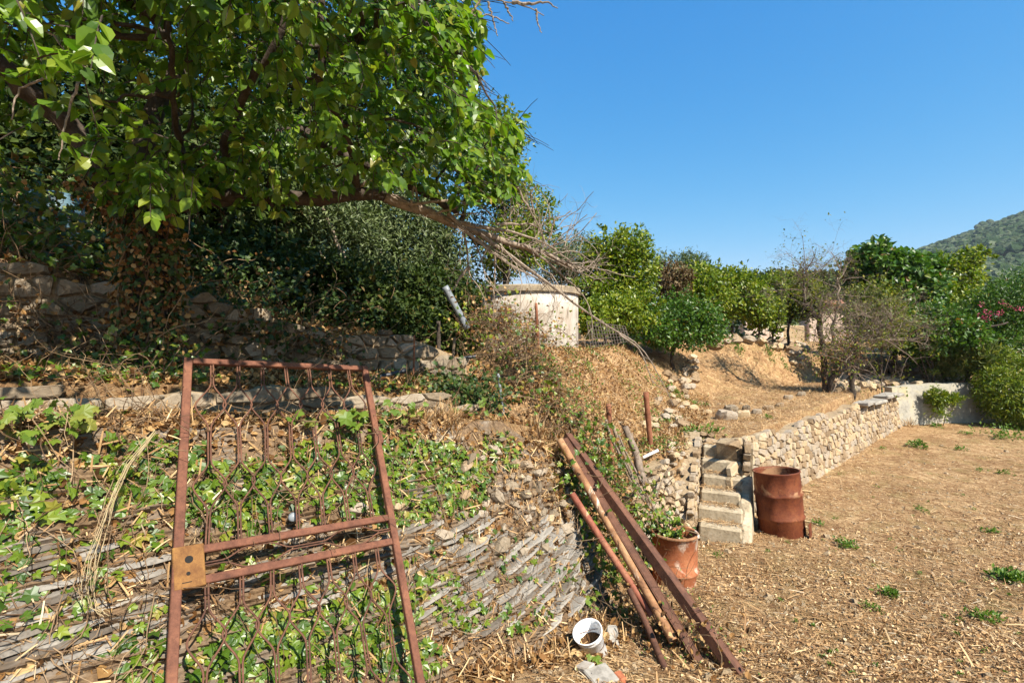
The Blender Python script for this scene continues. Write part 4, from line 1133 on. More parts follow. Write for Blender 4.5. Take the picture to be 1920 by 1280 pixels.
for (c, r), n in zip(E, (680, 600, 420, 380, 150, 150, 60, 260, 420, 34, 260, 220)):
    u = rdir(n, rs)*(rs.rand(n, 1)**.38); TW.append(np.array(c)+u*np.array(r))
TW = np.vstack(TW)
px, py = proj(TW)
TW = TW[crown_ok(px, py, rs.normal(0, 10, len(TW))-12) & (TW[:, 1] > 1.45)]
px, py = proj(TW)      # out-of-view crown thinned on its sunny side to let sun reach visible leaves
TW = TW[~((py < -60) & (TW[:, 0] > -1.5) & (TW[:, 1] > 2.5) & (rs.rand(len(TW)) < .8))]
hole = vnoise(TW[:, 0]*1.9+3, TW[:, 2]*1.9+TW[:, 1]*.8)
TW = TW[hole > .40]
tw_mb = MB(); LP, LD, LN, LS = [], [], [], []
for p in TW:
    d = norm(np.array([p[0]+1.7, -(p[1]-3.6)*.4-.3, .0])*.5+rs.normal(0, .55, 3)+np.array([.25, -.1, -.35]))
    L = rs.uniform(.2, .42); n = 5
    Q = p+np.linspace(0, 1, n)[:, None]*d*L+np.array([0, 0, -.09])*np.linspace(0, 1, n)[:, None]**2
    tw_mb.add(*tube_geo(Q, np.linspace(.0045, .002, n), 3, cap=False))
    k = rs.randint(8, 15)
    f = np.sort(rs.uniform(.1, 1.0, k)); q = np.stack([np.interp(f, np.linspace(0, 1, n), Q[:, j]) for j in range(3)], -1)
    side = norm(np.cross(d, [0, 0, 1.0])); sg = np.where(np.arange(k) % 2 == 0, 1, -1)[:, None]
    ld = norm(d*.55+side*sg*.8+np.array([0, 0, -.45])+rs.normal(0, .3, (k, 3)))
    ln = norm(np.array([.3, -.55, .85])+rs.normal(0, .65, (k, 3)))
    LP.append(q); LD.append(ld); LN.append(ln); LS.append(rs.uniform(.055, .108, k))
LP, LD, LN, LS = np.vstack(LP), np.vstack(LD), np.vstack(LN), np.concatenate(LS)
px, py = proj(LP); ok = crown_ok(px, py, 14)
for q_, r_ in limbs[3:6]:
    for c_ in q_[::2]: ok &= ~((np.linalg.norm(LP-c_, axis=1) < .16) & (LP[:, 1] < c_[1]+.02))
LP, LD, LN, LS = LP[ok], LD[ok], LN[ok], LS[ok]
leaves_of(cherry, T_CHERRY, LP, LD, LN, LS, M['cherry_leaf'], 300)
tag(tw_mb.link('twigs', M['bark'], cherry), kind='stuff')
up = []  # foliage out of view, added to darken the slope behind the tree
for c, r, n in (((-1.4, 5.0, 7.4), (2.0, 1.3, .9), 2600), ((-3.6, 4.6, 7.0), (2.2, 1.4, 1.0), 2800), ((-5.6, 4.2, 6.0), (1.6, 1.4, 1.6), 2200)):
    u = rdir(n, rs)*(rs.rand(n, 1)**.33); up.append(np.array(c)+u*np.array(r))
up = np.vstack(up); px, py = proj(up); up = up[(py < -30) | (px < -30)]; n = len(up)
leaves_of(cherry, T_CHERRY, up, norm(rs.normal(0, .7, (n, 3))+[0, 0, -.4]), norm(rs.normal(0, .5, (n, 3))+[.2, -.3, .9]), rs.uniform(.12, .2, n), M['cherry_leaf'], 0, stuff='unseen_shade_foliage')
limb('limb', [at(240, 390, 4.0), (-3.0, 4.3, 4.6), (-2.6, 4.7, 5.8), (-2.0, 4.9, 7.0)], .09, .03)  # this limb and the next hold up the added unseen foliage
limb('limb', [(-2.9, 4.45, 5.0), (-3.4, 4.6, 6.0), (-3.8, 4.6, 7.0)], .06, .02)
# boughs from the limbs into the crown
bmb = MB(); allQ = np.vstack([q for q, r in limbs[1:]])
for p in TW[rs.permutation(len(TW))[:110]]:
    j = np.argmin(np.linalg.norm(allQ-p, axis=1)); a = allQ[j]; L = np.linalg.norm(p-a)
    if L > 1.6: continue
    mid = (a+p)/2+rs.normal(0, .1*L, 3)+np.array([0, 0, .12*L])
    Q = path([a, mid, p], 10, .01, rs); bmb.add(*tube_geo(Q, np.linspace(.012+.008*L, .004, 10), 5, cap=False))
tag(bmb.link('boughs', M['bark'], cherry), kind='stuff')
# bare grey end of the lowest limb
bare = MB()
arcs = [[(700, 362, 4.55), (770, 385, 4.6), (840, 375, 4.7), (880, 378, 4.8), (920, 395, 4.8), (935, 430, 4.85)],
        [(820, 400, 4.8), (900, 376, 4.75), (935, 355, 4.7), (960, 372, 4.7)],
        [(800, 398, 4.8), (880, 425, 4.9), (960, 432, 5.0), (1020, 455, 5.2), (1075, 490, 5.4), (1100, 530, 5.5)],
        [(870, 428, 5.0), (875, 470, 5.0), (880, 520, 5.0), (905, 545, 5.0), (912, 580, 5.0)],
        [(880, 500, 5.0), (862, 520, 4.95), (850, 545, 4.9), (840, 545, 4.9)],
        [(930, 440, 5.1), (928, 520, 5.1), (925, 600, 5.1)],
        [(900, 440, 5.0), (985, 500, 5.2), (1040, 540, 5.4), (1090, 580, 5.6), (1160, 625, 5.8), (1200, 640, 5.9), (1235, 700, 6.0), (1262, 760, 6.0)],
        [(1160, 625, 5.8), (1200, 655, 5.9), (1225, 720, 5.95)],
        [(960, 455, 5.2), (1050, 500, 5.5), (1115, 500, 5.7), (1160, 515, 5.8), (1190, 520, 5.9)],
        [(1000, 470, 5.3), (1060, 520, 5.5), (1100, 560, 5.6), (1110, 600, 5.6), (1112, 640, 5.6)],
        [(1020, 478, 5.4), (1080, 470, 5.5), (1110, 490, 5.6)],
        [(930, 420, 5.0), (1000, 420, 5.2), (1030, 440, 5.3), (1060, 425, 5.3), (1080, 420, 5.4)],
        [(960, 330, 4.9), (985, 380, 5.0), (1010, 420, 5.1), (1020, 450, 5.2)],
        [(770, 385, 4.6), (778, 340, 4.6), (770, 300, 4.6), (768, 270, 4.6)],
        [(790, 390, 4.7), (782, 370, 4.7), (775, 330, 4.6), (760, 290, 4.6)],
        [(660, 358, 4.5), (700, 335, 4.4), (730, 360, 4.5), (765, 380, 4.6)],
        [(840, 400, 4.8), (880, 440, 4.9), (960, 500, 5.1), (1010, 520, 5.2), (1040, 560, 5.3)],
        [(1000, 400, 5.1), (995, 360, 5.0), (1010, 345, 5.0)], [(1030, 450, 5.2), (1040, 410, 5.2), (1060, 405, 5.2), (1070, 395, 5.2)],
        [(780, 10, 3.3), (870, -10, 3.4), (960, 5, 3.5), (1010, 20, 3.5), (1020, 30, 3.5)], [(960, 5, 3.5), (1000, 8, 3.5), (1025, 3, 3.5), (1046, 16, 3.5)], [(900, 0, 3.4), (880, 30, 3.4), (920, 30, 3.4), (955, 45, 3.4)], [(1005, 18, 3.5), (1008, 45, 3.5), (1016, 62, 3.5)], [(915, 5, 3.4), (925, 40, 3.4), (933, 68, 3.4)], [(945, 5, 3.4), (955, 25, 3.4), (962, 40, 3.4)],
        [(855, 75, 3.9), (885, 80, 3.9), (900, 76, 3.9)], [(855, 110, 4.0), (885, 125, 4.0), (893, 140, 4.0)],
        [(20, 5, 2.6), (70, 40, 2.6), (110, 80, 2.6), (145, 118, 2.6), (165, 130, 2.6)], [(145, 118, 2.6), (95, 140, 2.55), (40, 165, 2.55), (25, 190, 2.55), (22, 225, 2.55)], [(147, 120, 2.6), (147, 165, 2.6), (125, 215, 2.6), (118, 260, 2.6), (110, 300, 2.6)]]
for A in arcs:
    far = A[0][0] < 400 or A[0][1] < 30
    Q = path([at(*a) for a in A], 18, .004, rs)
    r0 = .008 if far else .02
    if A[0][0] in (820, 870, 930, 960, 1000, 1030, 770, 790, 1160, 1020): r0 = .013
    bare.add(*tube_geo(Q, np.linspace(r0, .003, 18), 6, cap=False))
    if not far:
        for k in range(3): 
            i = rs.randint(4, 17); grow(bare, Q[i], norm(Q[min(i+1, 17)]-Q[i-1])+rdir(1, rs)[0]*.9, rs.uniform(.15, .4), .004, 1, rs, 2, .5, .04, 4)
for k in range(34):
    i = rs.randint(26, 44); p = main[min(i, 43)]
    grow(bare, p, norm(np.array([.8, .3, -.1])+rs.normal(0, .6, 3)), rs.uniform(.35, .9), .008, 2, rs, 3, .4, .05, 5, .55)
for k in range(16):      # dead twigs sticking up near the end of the limb
    p = np.array(at(rs.uniform(940, 1060), rs.uniform(400, 470), 5.2)); grow(bare, p, (rs.normal(.15, .3), rs.normal(0, .3), 1), rs.uniform(.25, .55), .005, 1, rs, 3, .35, 0, 4, .5)
tag(bare.link('bare_twigs', M['bark_grey'], cherry), kind='stuff')
# ivy and dry vine round the trunk
ti = empty('trunk_ivy', tuple(tb), 'ivy and dry creeper wrapped thickly round the tree trunk', 'ivy')
Q0, R0_ = limbs[0]
n = 4200; f = rs.rand(n); P = np.stack([np.interp(f, np.linspace(0, 1, len(Q0)), Q0[:, j]) for j in range(3)], -1)
a = rs.uniform(0, 2*np.pi, n); o = np.stack([np.cos(a), np.sin(a), 0*a], -1); P = P+o*(.13+rs.rand(n)[:, None]*.13); P[:, 2] += rs.normal(0, .05, n)
dead = rs.rand(n) < .55
leaves_of(ti, T_IVY, P[~dead], norm(o[~dead]*.3+[0, 0, -1]+rs.normal(0, .4, ((~dead).sum(), 3))), norm(o[~dead]+rs.normal(0, .35, ((~dead).sum(), 3))), rs.uniform(.028, .06, (~dead).sum()), M['dark_ivy'], 150)
leaves_of(ti, T_DEAD, P[dead], norm(rs.normal(0, 1, (dead.sum(), 3))), norm(o[dead]+rs.normal(0, .5, (dead.sum(), 3))), rs.uniform(.025, .055, dead.sum()), M['dead_leaf'], 0, stuff='dry_leaves')
vm = MB()
for k in range(26):
    s = np.linspace(0, 1, 16); b0_ = rs.uniform(0, 6.28); P = np.stack([np.interp(s, np.linspace(0, 1, len(Q0)), Q0[:, j]) for j in range(3)], -1)
    aa = b0_+np.cumsum(rs.normal(0, .25, 16)); P = P+np.stack([np.cos(aa), np.sin(aa), 0*aa], -1)*rs.uniform(.14, .2)
    vm.add(*tube_geo(P, rs.uniform(.004, .01), 4, cap=False))
tag(vm.link('vine_stems', M['twig'], ti), kind='stuff')

# ---------------------------------------------------------------- growth on the near bank
rs = np.random.RandomState(202)
def on_bank(n, E, q0=-.95, q1=.55, t0=-1.35, t1=2.9, off=(.01, .06)):
    t = rs.uniform(t0, t1, n); q = rs.uniform(q0, q1, n); x, y = xy_tq(t, q); z = H(x, y)
    P = np.stack([x, y, z], -1); px, py = proj(P); keep = (rs.rand(n) < ellipses(px, py, E)) & (px > -200) & (py < 1420) & (y > .8)
    P = P[keep]; nr_ = hnormal(P[:, 0], P[:, 1], .06)
    return P+nr_*rs.uniform(off[0], off[1], (len(P), 1)), nr_
IVY_E = [(40, 930, 120, 80, .9), (230, 900, 110, 70, .7), (300, 860, 110, 50, .5), (60, 1060, 90, 50, .35), (110, 1150, 60, 60, .45), (30, 1130, 50, 60, .4), (200, 1090, 50, 40, .4), (230, 1240, 50, 50, .4), (250, 1010, 60, 40, .35), (470, 930, 140, 80, .8), (600, 900, 130, 80, .8), (400, 960, 60, 60, .6), (800, 890, 130, 70, 1), (740, 940, 90, 60, .8), (840, 930, 80, 50, .9), (720, 850, 80, 60, .6), (930, 850, 50, 40, .4),
         (560, 1200, 190, 80, 1), (680, 1150, 110, 70, 1), (430, 1240, 110, 60, 1), (750, 1230, 80, 60, .7), (270, 1150, 40, 40, .5), (280, 1230, 60, 60, .7), (810, 1110, 70, 50, .5), (860, 1150, 60, 40, .5), (1040, 1080, 50, 30, .25), (970, 1160, 60, 40, .3), (660, 810, 80, 30, .4), (20, 1000, 60, 60, .5), (180, 960, 200, 130, .12), (560, 1060, 200, 50, .18), (900, 1060, 180, 100, .08)]
ivy = empty('bank_ivy', tuple(ground_at(560, 1150)[0]), 'ivy with bright green lobed leaves creeping over the slate bank behind the gate', 'ivy')
P, nr_ = on_bank(34000, IVY_E, q1=.3)
n = len(P); down_ = norm(np.array([0, 0, -1.0])-nr_*(-nr_[:, 2:3]))
D = norm(down_*.7+rs.normal(0, .55, (n, 3))); Nn = norm(nr_+np.array([.2, -.3, .25])+rs.normal(0, .38, (n, 3)))
S_ = rs.uniform(.03, .075, n)*np.where(P[:, 1] > 3.4, .85, 1.0)
leaves_of(ivy, T_IVY, P, D, Nn, S_, M['ivy_leaf'], 300)
# dead leaves and vine stems over the whole bank
DEAD_E = [(150, 830, 330, 90, .55), (500, 850, 300, 60, .4), (560, 1010, 230, 60, .55), (420, 1120, 200, 80, .8), (620, 1100, 180, 60, .6), (200, 1000, 260, 120, .3), (900, 900, 160, 100, .45), (960, 960, 150, 90, .5), (850, 1010, 150, 60, .6), (950, 1030, 200, 180, .45), (1000, 1190, 190, 70, .9), (860, 1230, 150, 70, .9), (1050, 900, 80, 120, .5), (720, 1100, 100, 120, .4), (150, 1150, 230, 140, .65), (150, 1030, 220, 60, .8), (60, 1230, 120, 70, .6), (760, 800, 120, 40, .5), (1020, 840, 60, 50, .6), (300, 1150, 90, 120, .5), (700, 1240, 200, 60, .5)]
P, nr_ = on_bank(62000, DEAD_E, q0=-1.5, q1=.58, off=(0, .035)); n = len(P)
lit = empty('bank_leaf_litter', tuple(ground_at(900, 1200)[0]), 'dry brown leaves caught on the bank and at its foot', 'leaf litter'); lit['kind'] = 'stuff'
leaves_of(lit, T_DEAD, P, norm(rs.normal(0, 1, (n, 3))), norm(nr_+rs.normal(0, .5, (n, 3))), rs.uniform(.018, .055, n)*(1+.7*(rs.rand(n) < .06)), M['dead_leaf'], 0, stuff='dead_leaves')
P, nr_ = on_bank(26000, DEAD_E+[(150, 950, 260, 160, .5), (550, 950, 330, 160, .5), (150, 1150, 250, 150, .5), (930, 930, 180, 150, .5), (950, 1080, 170, 110, .3)], q0=-1.2, q1=.58, off=(.005, .05)); n = len(P)
leaves_of(lit, T_STRAW, P, norm(rs.normal(0, 1, (n, 3))), norm(nr_+rs.normal(0, .5, (n, 3))), rs.uniform(.03, .13, n), M['straw'], 0, stuff='dry_stalks')
vm = MB()
def stems(E, n, L0, L1, r, q0=-.95, q1=.5, t0=-1.3, t1=2.6, dirb=(0, 0, -.5), hug=.03, k=10, bank=True):
    P, nr_ = on_bank(n, E, q0, q1, t0, t1)
    for p, m_ in zip(P, nr_):
        d = norm(rs.normal(0, 1, 3)+np.array(dirb)); d = norm(d-m_*np.dot(d, m_)); L = rs.uniform(L0, L1); Q = []
        q = p.copy()
        for i_ in range(k):
            Q.append(q.copy()); d = norm(d+rs.normal(0, .28, 3)); q = q+d*L/k
        Q = np.array(Q); Q[:, 2] = np.maximum(Q[:, 2], H(Q[:, 0], Q[:, 1])+hug*(.3+rs.rand()))
        vm.add(*tube_geo(Q, np.linspace(r*rs.uniform(.6, 1.3), r*.4, k), 4, cap=False))
STEM_E = DEAD_E+[(150, 900, 250, 200, .6), (550, 900, 350, 120, .5), (900, 1000, 250, 220, .4), (150, 1150, 250, 160, .35)]
stems([(150, 1100, 260, 190, 1), (250, 900, 200, 130, .8)], 1500, .2, .8, .003); stems(STEM_E, 2600, .25, .9, .003); stems(STEM_E, 4600, .08, .3, .0017, k=6)
tag(vm.link('bank_vine_stems', M['twig']), 'bare brown creeper stems trailing over the slate bank', 'creeper stems', kind='stuff')
# rubble stones on the upper right of the bank
STONE_E = [(960, 940, 110, 90, .9), (890, 880, 60, 40, .8), (1040, 960, 60, 90, .7), (900, 840, 60, 30, .4), (960, 1010, 70, 40, .5), (700, 960, 60, 25, .5), (850, 990, 60, 30, .5), (820, 980, 40, 20, .4)]
P, nr_ = on_bank(4000, STONE_E, off=(.0, .04)); taken = []; cnt = 0
for p, m_ in zip(P, nr_):
    if any(np.linalg.norm(p-t_) < .085 for t_ in taken) or cnt > 120: continue
    taken.append(p); cnt += 1; s = rs.uniform(.03, .08)*(1.5 if rs.rand() < .12 else 1)
    k = rs.randint(4, 7); Pp = np.array([[math.cos(a_)*s*rs.uniform(.7, 1.5), math.sin(a_)*s*.55*rs.uniform(.7, 1.4)] for a_ in np.linspace(0, 6.283, k+1)[:-1]])
    e = norm(np.cross([0, 0, 1.0], m_)+rs.normal(0, .3, 3)); e = norm(e-m_*np.dot(e, m_)); z_ = np.cross(m_, e)
    link('stone', mesh_np('stone', *stone_geo(Pp, p, e, z_, m_, .001, s*rs.uniform(.4, .9), rs), M['stone_dark'] if rs.rand() < .6 else M['stone']), slate_bank)

# ---------------------------------------------------------------- bright vine shoots
def vine_shoot(px, py, n, spread, lab, d=None, size=(.035, .075), up=.10):
    p = ground_at(px, py)[0] if d is None else np.array(at(px, py, d))
    root = empty('vine_shoot', tuple(p), lab, 'vine', 'bright vine shoots')
    P = p+rs.normal(0, 1, (n, 3))*np.array([spread, spread, spread*.45])+np.array([.02, -.05, up])
    P[:, 2] = np.maximum(P[:, 2], H(P[:, 0], P[:, 1])+.03)
    leaves_of(root, T_VINE, P, norm(rs.normal(0, .8, (n, 3))+[.1, -.5, -.2]), norm(rs.normal(0, .4, (n, 3))+[.15, -.5, .8]), rs.uniform(*size, n), M['vine_leaf'], min(n, 40))
    mb = MB()
    for q in P[:min(n, 14)]: mb.add(*tube_geo(path([p-np.array([0, 0, .03]), (p+q)/2+rs.normal(0, .02, 3), q], 8), .0028, 4, cap=False))
    link('stem', mb.mesh('stem', M['twig']), root)
for a in [(100, 850, 26, .10, 'large pale green vine shoot near the left edge of the bank'), (40, 815, 16, .08, 'pale vine leaves at the extreme left above the bank'), (150, 820, 14, .07, 'small yellow green vine shoot beside the grey block wall'), (562, 815, 8, .035, 'single tuft of lime green leaves behind the middle of the gate', None, (.05, .08), .06), (655, 812, 22, .06, 'lime green vine shoot behind the upper right of the gate', None, (.05, .09), .08), (755, 800, 18, .08, 'yellow green vine shoot right of the gate top'), (700, 775, 8, .06, 'few vine leaves beside the right post of the gate'), (890, 785, 14, .09, 'vine leaves by the short orange pipe stub'),
          (1165, 1158, 22, .06, 'bright green sprig beside the white bucket under the pipes', None, (.03, .06), .04), (1150, 1090, 26, .07, 'yellow green sprig in the shade under the red pipe', None, (.03, .06), .06), (1290, 1180, 12, .07, 'small yellow leaved sprig between the steel beams', None, (.025, .045), .05), (1110, 1250, 9, .06, 'three green leaves growing in front of the white bucket', None, (.03, .055), .02), (1095, 1130, 24, .08, 'green sprig growing at the end of the slate behind the bucket', None, (.03, .055), .05)]:
    vine_shoot(*a)

# ---------------------------------------------------------------- tangle of vines from the tank down to the beams
def tangle(name, lab, cat, spine, rad, n_leaf, n_dead, n_stem, mat, tm=T_IVY, size=(.035, .07), n_obj=120, stem_r=.005, seed=1):
    r_ = np.random.RandomState(seed); sp_ = path([np.array(p) for p in spine], 40)
    root = empty(name, tuple(sp_[-1]), lab, cat)
    def pts(n, k=1.0):
        i_ = r_.randint(0, 40, n); rr = np.interp(i_, [0, 39], rad)
        P = sp_[i_]+r_.normal(0, .5, (n, 3))*rr[:, None]*k
        P[:, 2] = np.maximum(P[:, 2], H(P[:, 0], P[:, 1])+r_.uniform(.0, .06, n)); return P
    if n_leaf:
        P = pts(n_leaf); leaves_of(root, tm, P, norm(r_.normal(0, .6, (n_leaf, 3))+[0, -.2, -.6]), norm(r_.normal(0, .5, (n_leaf, 3))+[.3, -.5, .6]), r_.uniform(*size, n_leaf), mat, n_obj)
    if n_dead:
        P = pts(n_dead); leaves_of(root, T_DEAD, P, r_.normal(0, 1, (n_dead, 3)), norm(r_.normal(0, .6, (n_dead, 3))+[0, -.3, .5]), r_.uniform(.03, .06, n_dead), M['dead_leaf'], 0, stuff='dry_leaves')
    if n_stem:
        mb = MB()
        for k in range(n_stem):
            i_ = r_.randint(0, 30); p = pts(1, .8)[0] if r_.rand() < .5 else sp_[i_]+r_.normal(0, .2, 3)*rad[0]
            j = min(39, i_+r_.randint(3, 16)); d = norm(sp_[j]-sp_[i_]+r_.normal(0, .35, 3)); L = r_.uniform(.2, .9); Q = []; q = p
            for s in range(10): Q.append(q); d = norm(d+r_.normal(0, .3, 3)); q = q+d*L/10
            Q = np.array(Q); Q[:, 2] = np.maximum(Q[:, 2], H(Q[:, 0], Q[:, 1])+.02)
            mb.add(*tube_geo(Q, np.linspace(stem_r*r_.uniform(.5, 1.3), stem_r*.35, 10), 4, cap=False))
        tag(mb.link('stems', M['twig'], root), kind='stuff')
    return root
tangle('vine_tangle', 'tangled mass of dead brown vines with green leaves running from the tank to the beams', 'vines', [at(925, 600, 7.6), at(960, 640, 7.2), at(985, 690, 6.4), at(1010, 745, 5.8), at(1050, 790, 5.4)], (.42, .32), 300, 460, 460, M['ivy_leaf'], seed=3)
tangle('vine_tangle', 'leafy vine tumbling down the bank right of the brown tangle', 'vines', [at(1000, 700, 6.2), at(1040, 750, 6.1), at(1075, 800, 5.8), at(1120, 860, 5.7)], (.2, .3), 420, 200, 120, M['ivy_leaf'], seed=4, n_obj=60)
tangle('vine_tangle', 'dry vine with few green leaves draped over the tank foot', 'vines', [at(872, 612, 6.9), at(900, 600, 7.4), at(960, 605, 8.1), at(1010, 640, 8.4), at(1060, 640, 8.6)], (.5, .4), 420, 520, 300, M['citrus_leaf'], seed=5, n_obj=0)
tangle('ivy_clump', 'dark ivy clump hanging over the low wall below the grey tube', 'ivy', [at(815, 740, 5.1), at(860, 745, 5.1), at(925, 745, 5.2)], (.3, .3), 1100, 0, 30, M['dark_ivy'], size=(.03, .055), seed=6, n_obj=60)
tangle('ivy_clump', 'green ivy growing down behind the leaning pipes', 'ivy', [at(1080, 870, 5.1), at(1090, 930, 4.9), at(1120, 1000, 4.8), at(1140, 1070, 4.6)], (.3, .35), 700, 120, 60, M['ivy_leaf'], size=(.035, .065), seed=7, n_obj=120)
tangle('ivy_clump', 'dense ivy in the shade between the beams and the old wooden poles', 'ivy', [at(1110, 830, 5.9), at(1155, 920, 5.7), at(1185, 975, 5.6), at(1205, 1010, 5.5)], (.3, .36), 700, 160, 60, M['ivy_leaf'], size=(.03, .06), seed=8, n_obj=60)
tangle('ivy_clump', 'ivy spilling out of the top of the half buried drum', 'ivy', [tuple(db+np.array([-.2, .12, .72])), tuple(db+np.array([-.05, .05, .67])), tuple(db+np.array([.06, 0, .65]))], (.26, .12), 260, 30, 20, M['ivy_leaf'], size=(.03, .06), seed=9, n_obj=80)
tangle('dry_creeper', 'dry creeper and weeds lying between the steel beams on the ground', 'creeper', [at(1200, 1130, 4.4), at(1270, 1190, 4.0), at(1330, 1260, 3.7)], (.35, .35), 260, 420, 160, M['weed_leaf'], tm=T_SIMPLE, size=(.015, .035), seed=10, n_obj=0, stem_r=.003)
tangle('ivy_clump', 'dark green ivy covering the shaded slope at the left edge', 'ivy', [at(-40, 380, 4.6), at(60, 440, 4.7), at(120, 520, 4.7), at(60, 560, 4.6)], (.7, .6), 2600, 300, 80, M['ivy_leaf'], size=(.04, .08), seed=11, n_obj=60)
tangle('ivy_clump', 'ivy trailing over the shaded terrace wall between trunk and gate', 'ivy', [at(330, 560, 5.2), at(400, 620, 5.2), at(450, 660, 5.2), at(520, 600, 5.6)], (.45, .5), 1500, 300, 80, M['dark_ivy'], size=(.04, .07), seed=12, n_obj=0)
tangle('ivy_clump', 'ivy and litter creeping over the low block wall at the left', 'ivy', [at(0, 790, 3.0), at(120, 780, 3.3), at(220, 775, 3.4), at(330, 760, 3.7)], (.16, .16), 420, 420, 60, M['ivy_leaf'], size=(.03, .06), seed=16, n_obj=80, stem_r=.003)
tangle('ivy_clump', 'ivy and dry leaves hanging on the low block wall behind the gate', 'ivy', [at(380, 770, 3.9), at(480, 765, 4.1), at(620, 760, 4.4), at(800, 755, 4.9)], (.13, .13), 420, 420, 60, M['ivy_leaf'], size=(.03, .055), seed=17, n_obj=40, stem_r=.003)
tangle('dry_creeper', 'dry brown creeper hanging over the terrace wall at the left edge', 'creeper', [at(-40, 560, 4.1), at(40, 600, 4.05), at(120, 640, 4.1), at(200, 680, 4.2)], (.42, .35), 160, 900, 420, M['ivy_leaf'], size=(.03, .06), seed=18, n_obj=0, stem_r=.004)
tangle('dry_creeper', 'ivy mixed with dry creeper over the terrace wall right of the trunk', 'creeper', [at(340, 640, 4.7), at(430, 620, 5.0), at(540, 640, 5.3), at(640, 660, 5.6)], (.3, .26), 700, 500, 200, M['dark_ivy'], size=(.03, .06), seed=19, n_obj=0, stem_r=.004)
tangle('ivy_clump', 'ivy at the foot of the tree trunk', 'ivy', [at(220, 700, 3.9), at(270, 720, 3.8), at(330, 690, 3.9)], (.35, .3), 600, 120, 40, M['ivy_leaf'], size=(.035, .065), seed=13, n_obj=60)
# leaf litter and brushwood on the shaded terraces
n = 14000; t = rs.uniform(-1.4, 2.4, n); q = rs.uniform(.1, 2.0, n); x, y = xy_tq(t, q); z = H(x, y); P = np.stack([x, y, z+rs.uniform(0, .03, n)], -1)
sh = empty('terrace_leaf_litter', (-1.6, 4.2, 2.1), 'brown leaf litter on the narrow terraces above the slate bank', 'leaf litter'); sh['kind'] = 'stuff'
leaves_of(sh, T_DEAD, P, rs.normal(0, 1, (n, 3)), norm(rs.normal(0, .5, (n, 3))+[0, 0, 1]), rs.uniform(.02, .055, n), M['dead_leaf'], 0, stuff='dead_leaves')
n = 1500; k = rs.rand(n) < vnoise(x[:n]*1.2, y[:n]*1.2); Pq = P[:n][k]
leaves_of(sh, T_IVY, Pq+[0, 0, .03], rs.normal(0, 1, (len(Pq), 3)), norm(rs.normal(0, .4, (len(Pq), 3))+[0, -.3, 1]), rs.uniform(.03, .06, len(Pq)), M['ivy_leaf'], 0, stuff='creeping_leaves')
n = 9000; t = rs.uniform(-1.5, 2.6, n); q = rs.uniform(1.95, 4.5, n); x, y = xy_tq(t, q); P = np.stack([x, y, H(x, y)+rs.uniform(0, .05, n)], -1)
leaves_of(sh, T_DEAD, P, rs.normal(0, 1, (n, 3)), norm(rs.normal(0, .6, (n, 3))+[.2, -.4, 1]), rs.uniform(.03, .08, n), M['dead_leaf'], 0, stuff='slope_leaves')
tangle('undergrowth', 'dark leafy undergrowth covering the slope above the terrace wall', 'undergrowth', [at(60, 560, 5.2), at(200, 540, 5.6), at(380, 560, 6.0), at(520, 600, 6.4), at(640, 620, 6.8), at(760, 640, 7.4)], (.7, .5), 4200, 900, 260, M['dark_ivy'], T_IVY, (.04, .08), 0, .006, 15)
# dry brush heap on the shaded slope at far left
mb = MB()
for k in range(700):
    t = rs.uniform(-1.2, -.1) if k < 420 else rs.uniform(-.1, 2.2); q = rs.uniform(1.5, 3.2); x, y = xy_tq(t, q); p = np.array([x, y, float(H(x, y))+.03])
    d = norm(rs.normal(0, 1, 3)*[1, 1, .5]+[.2, -.2, -.2]); L = rs.uniform(.1, .5); Q = []
    for s in range(6): Q.append(p.copy()); d = norm(d+rs.normal(0, .3, 3)); p = p+d*L/6
    Q = np.array(Q); Q[:, 2] = np.maximum(Q[:, 2], H(Q[:, 0], Q[:, 1])+.015); mb.add(*tube_geo(Q, np.linspace(.0035, .0015, 6), 3, cap=False))
tag(mb.link('dry_brush', M['twig']), 'dry brushwood on the shaded slope above the terrace wall', 'brushwood', kind='stuff')
# ---------------------------------------------------------------- trees and bushes
def crown_pts(E, n, rs, lo=.5, noise_s=1.6, cut=.3, clump=None):
    P = []; O = []
    vol = np.array([e[3]*e[4]*e[5] for e in E])**(2/3); vol = vol/vol.sum()
    for e, v in zip(E, vol):
        k = int(n*v*1.5)+4; u = rdir(k, rs); r = lo+(1-lo)*rs.rand(k)**.6
        u2 = u*r[:, None]*(1+.42*fbm(u[:, 0]*2.4+e[0], u[:, 2]*2.2+u[:, 1]*1.3, 3))[:, None]
        P.append(np.array(e[:3])+u2*np.array(e[3:6])); O.append(u)
    P = np.vstack(P); O = np.vstack(O)
    g = vnoise(P[:, 0]*noise_s+7, P[:, 2]*noise_s+P[:, 1]*noise_s*.7)
    k = g > cut*rs.uniform(.6, 1.2, len(P)); P, O = P[k], O[k]
    i = rs.permutation(len(P))[:n]; return P[i], O[i]
def foliage(root, E, n, size, mat, rs, tm=T_SIMPLE, lo=.5, cut=.3, per=5, clump=.12, droop=.0, noise_s=1.6, name='foliage'):
    C, O = crown_pts(E, n//per, rs, lo, noise_s, cut)
    P = np.repeat(C, per, 0)+rs.normal(0, clump, (len(C)*per, 3)); O = np.repeat(O, per, 0); m_ = len(P)
    D = norm(O*.6+rs.normal(0, .7, (m_, 3))+[0, 0, -droop]); Nn = norm(O*.5+np.array([.1, -.1, .7])+rs.normal(0, .5, (m_, 3)))
    leaves_of(root, tm, P, D, Nn, rs.uniform(.65, 1.3, m_)*size, mat, 0, stuff=name)
    return C
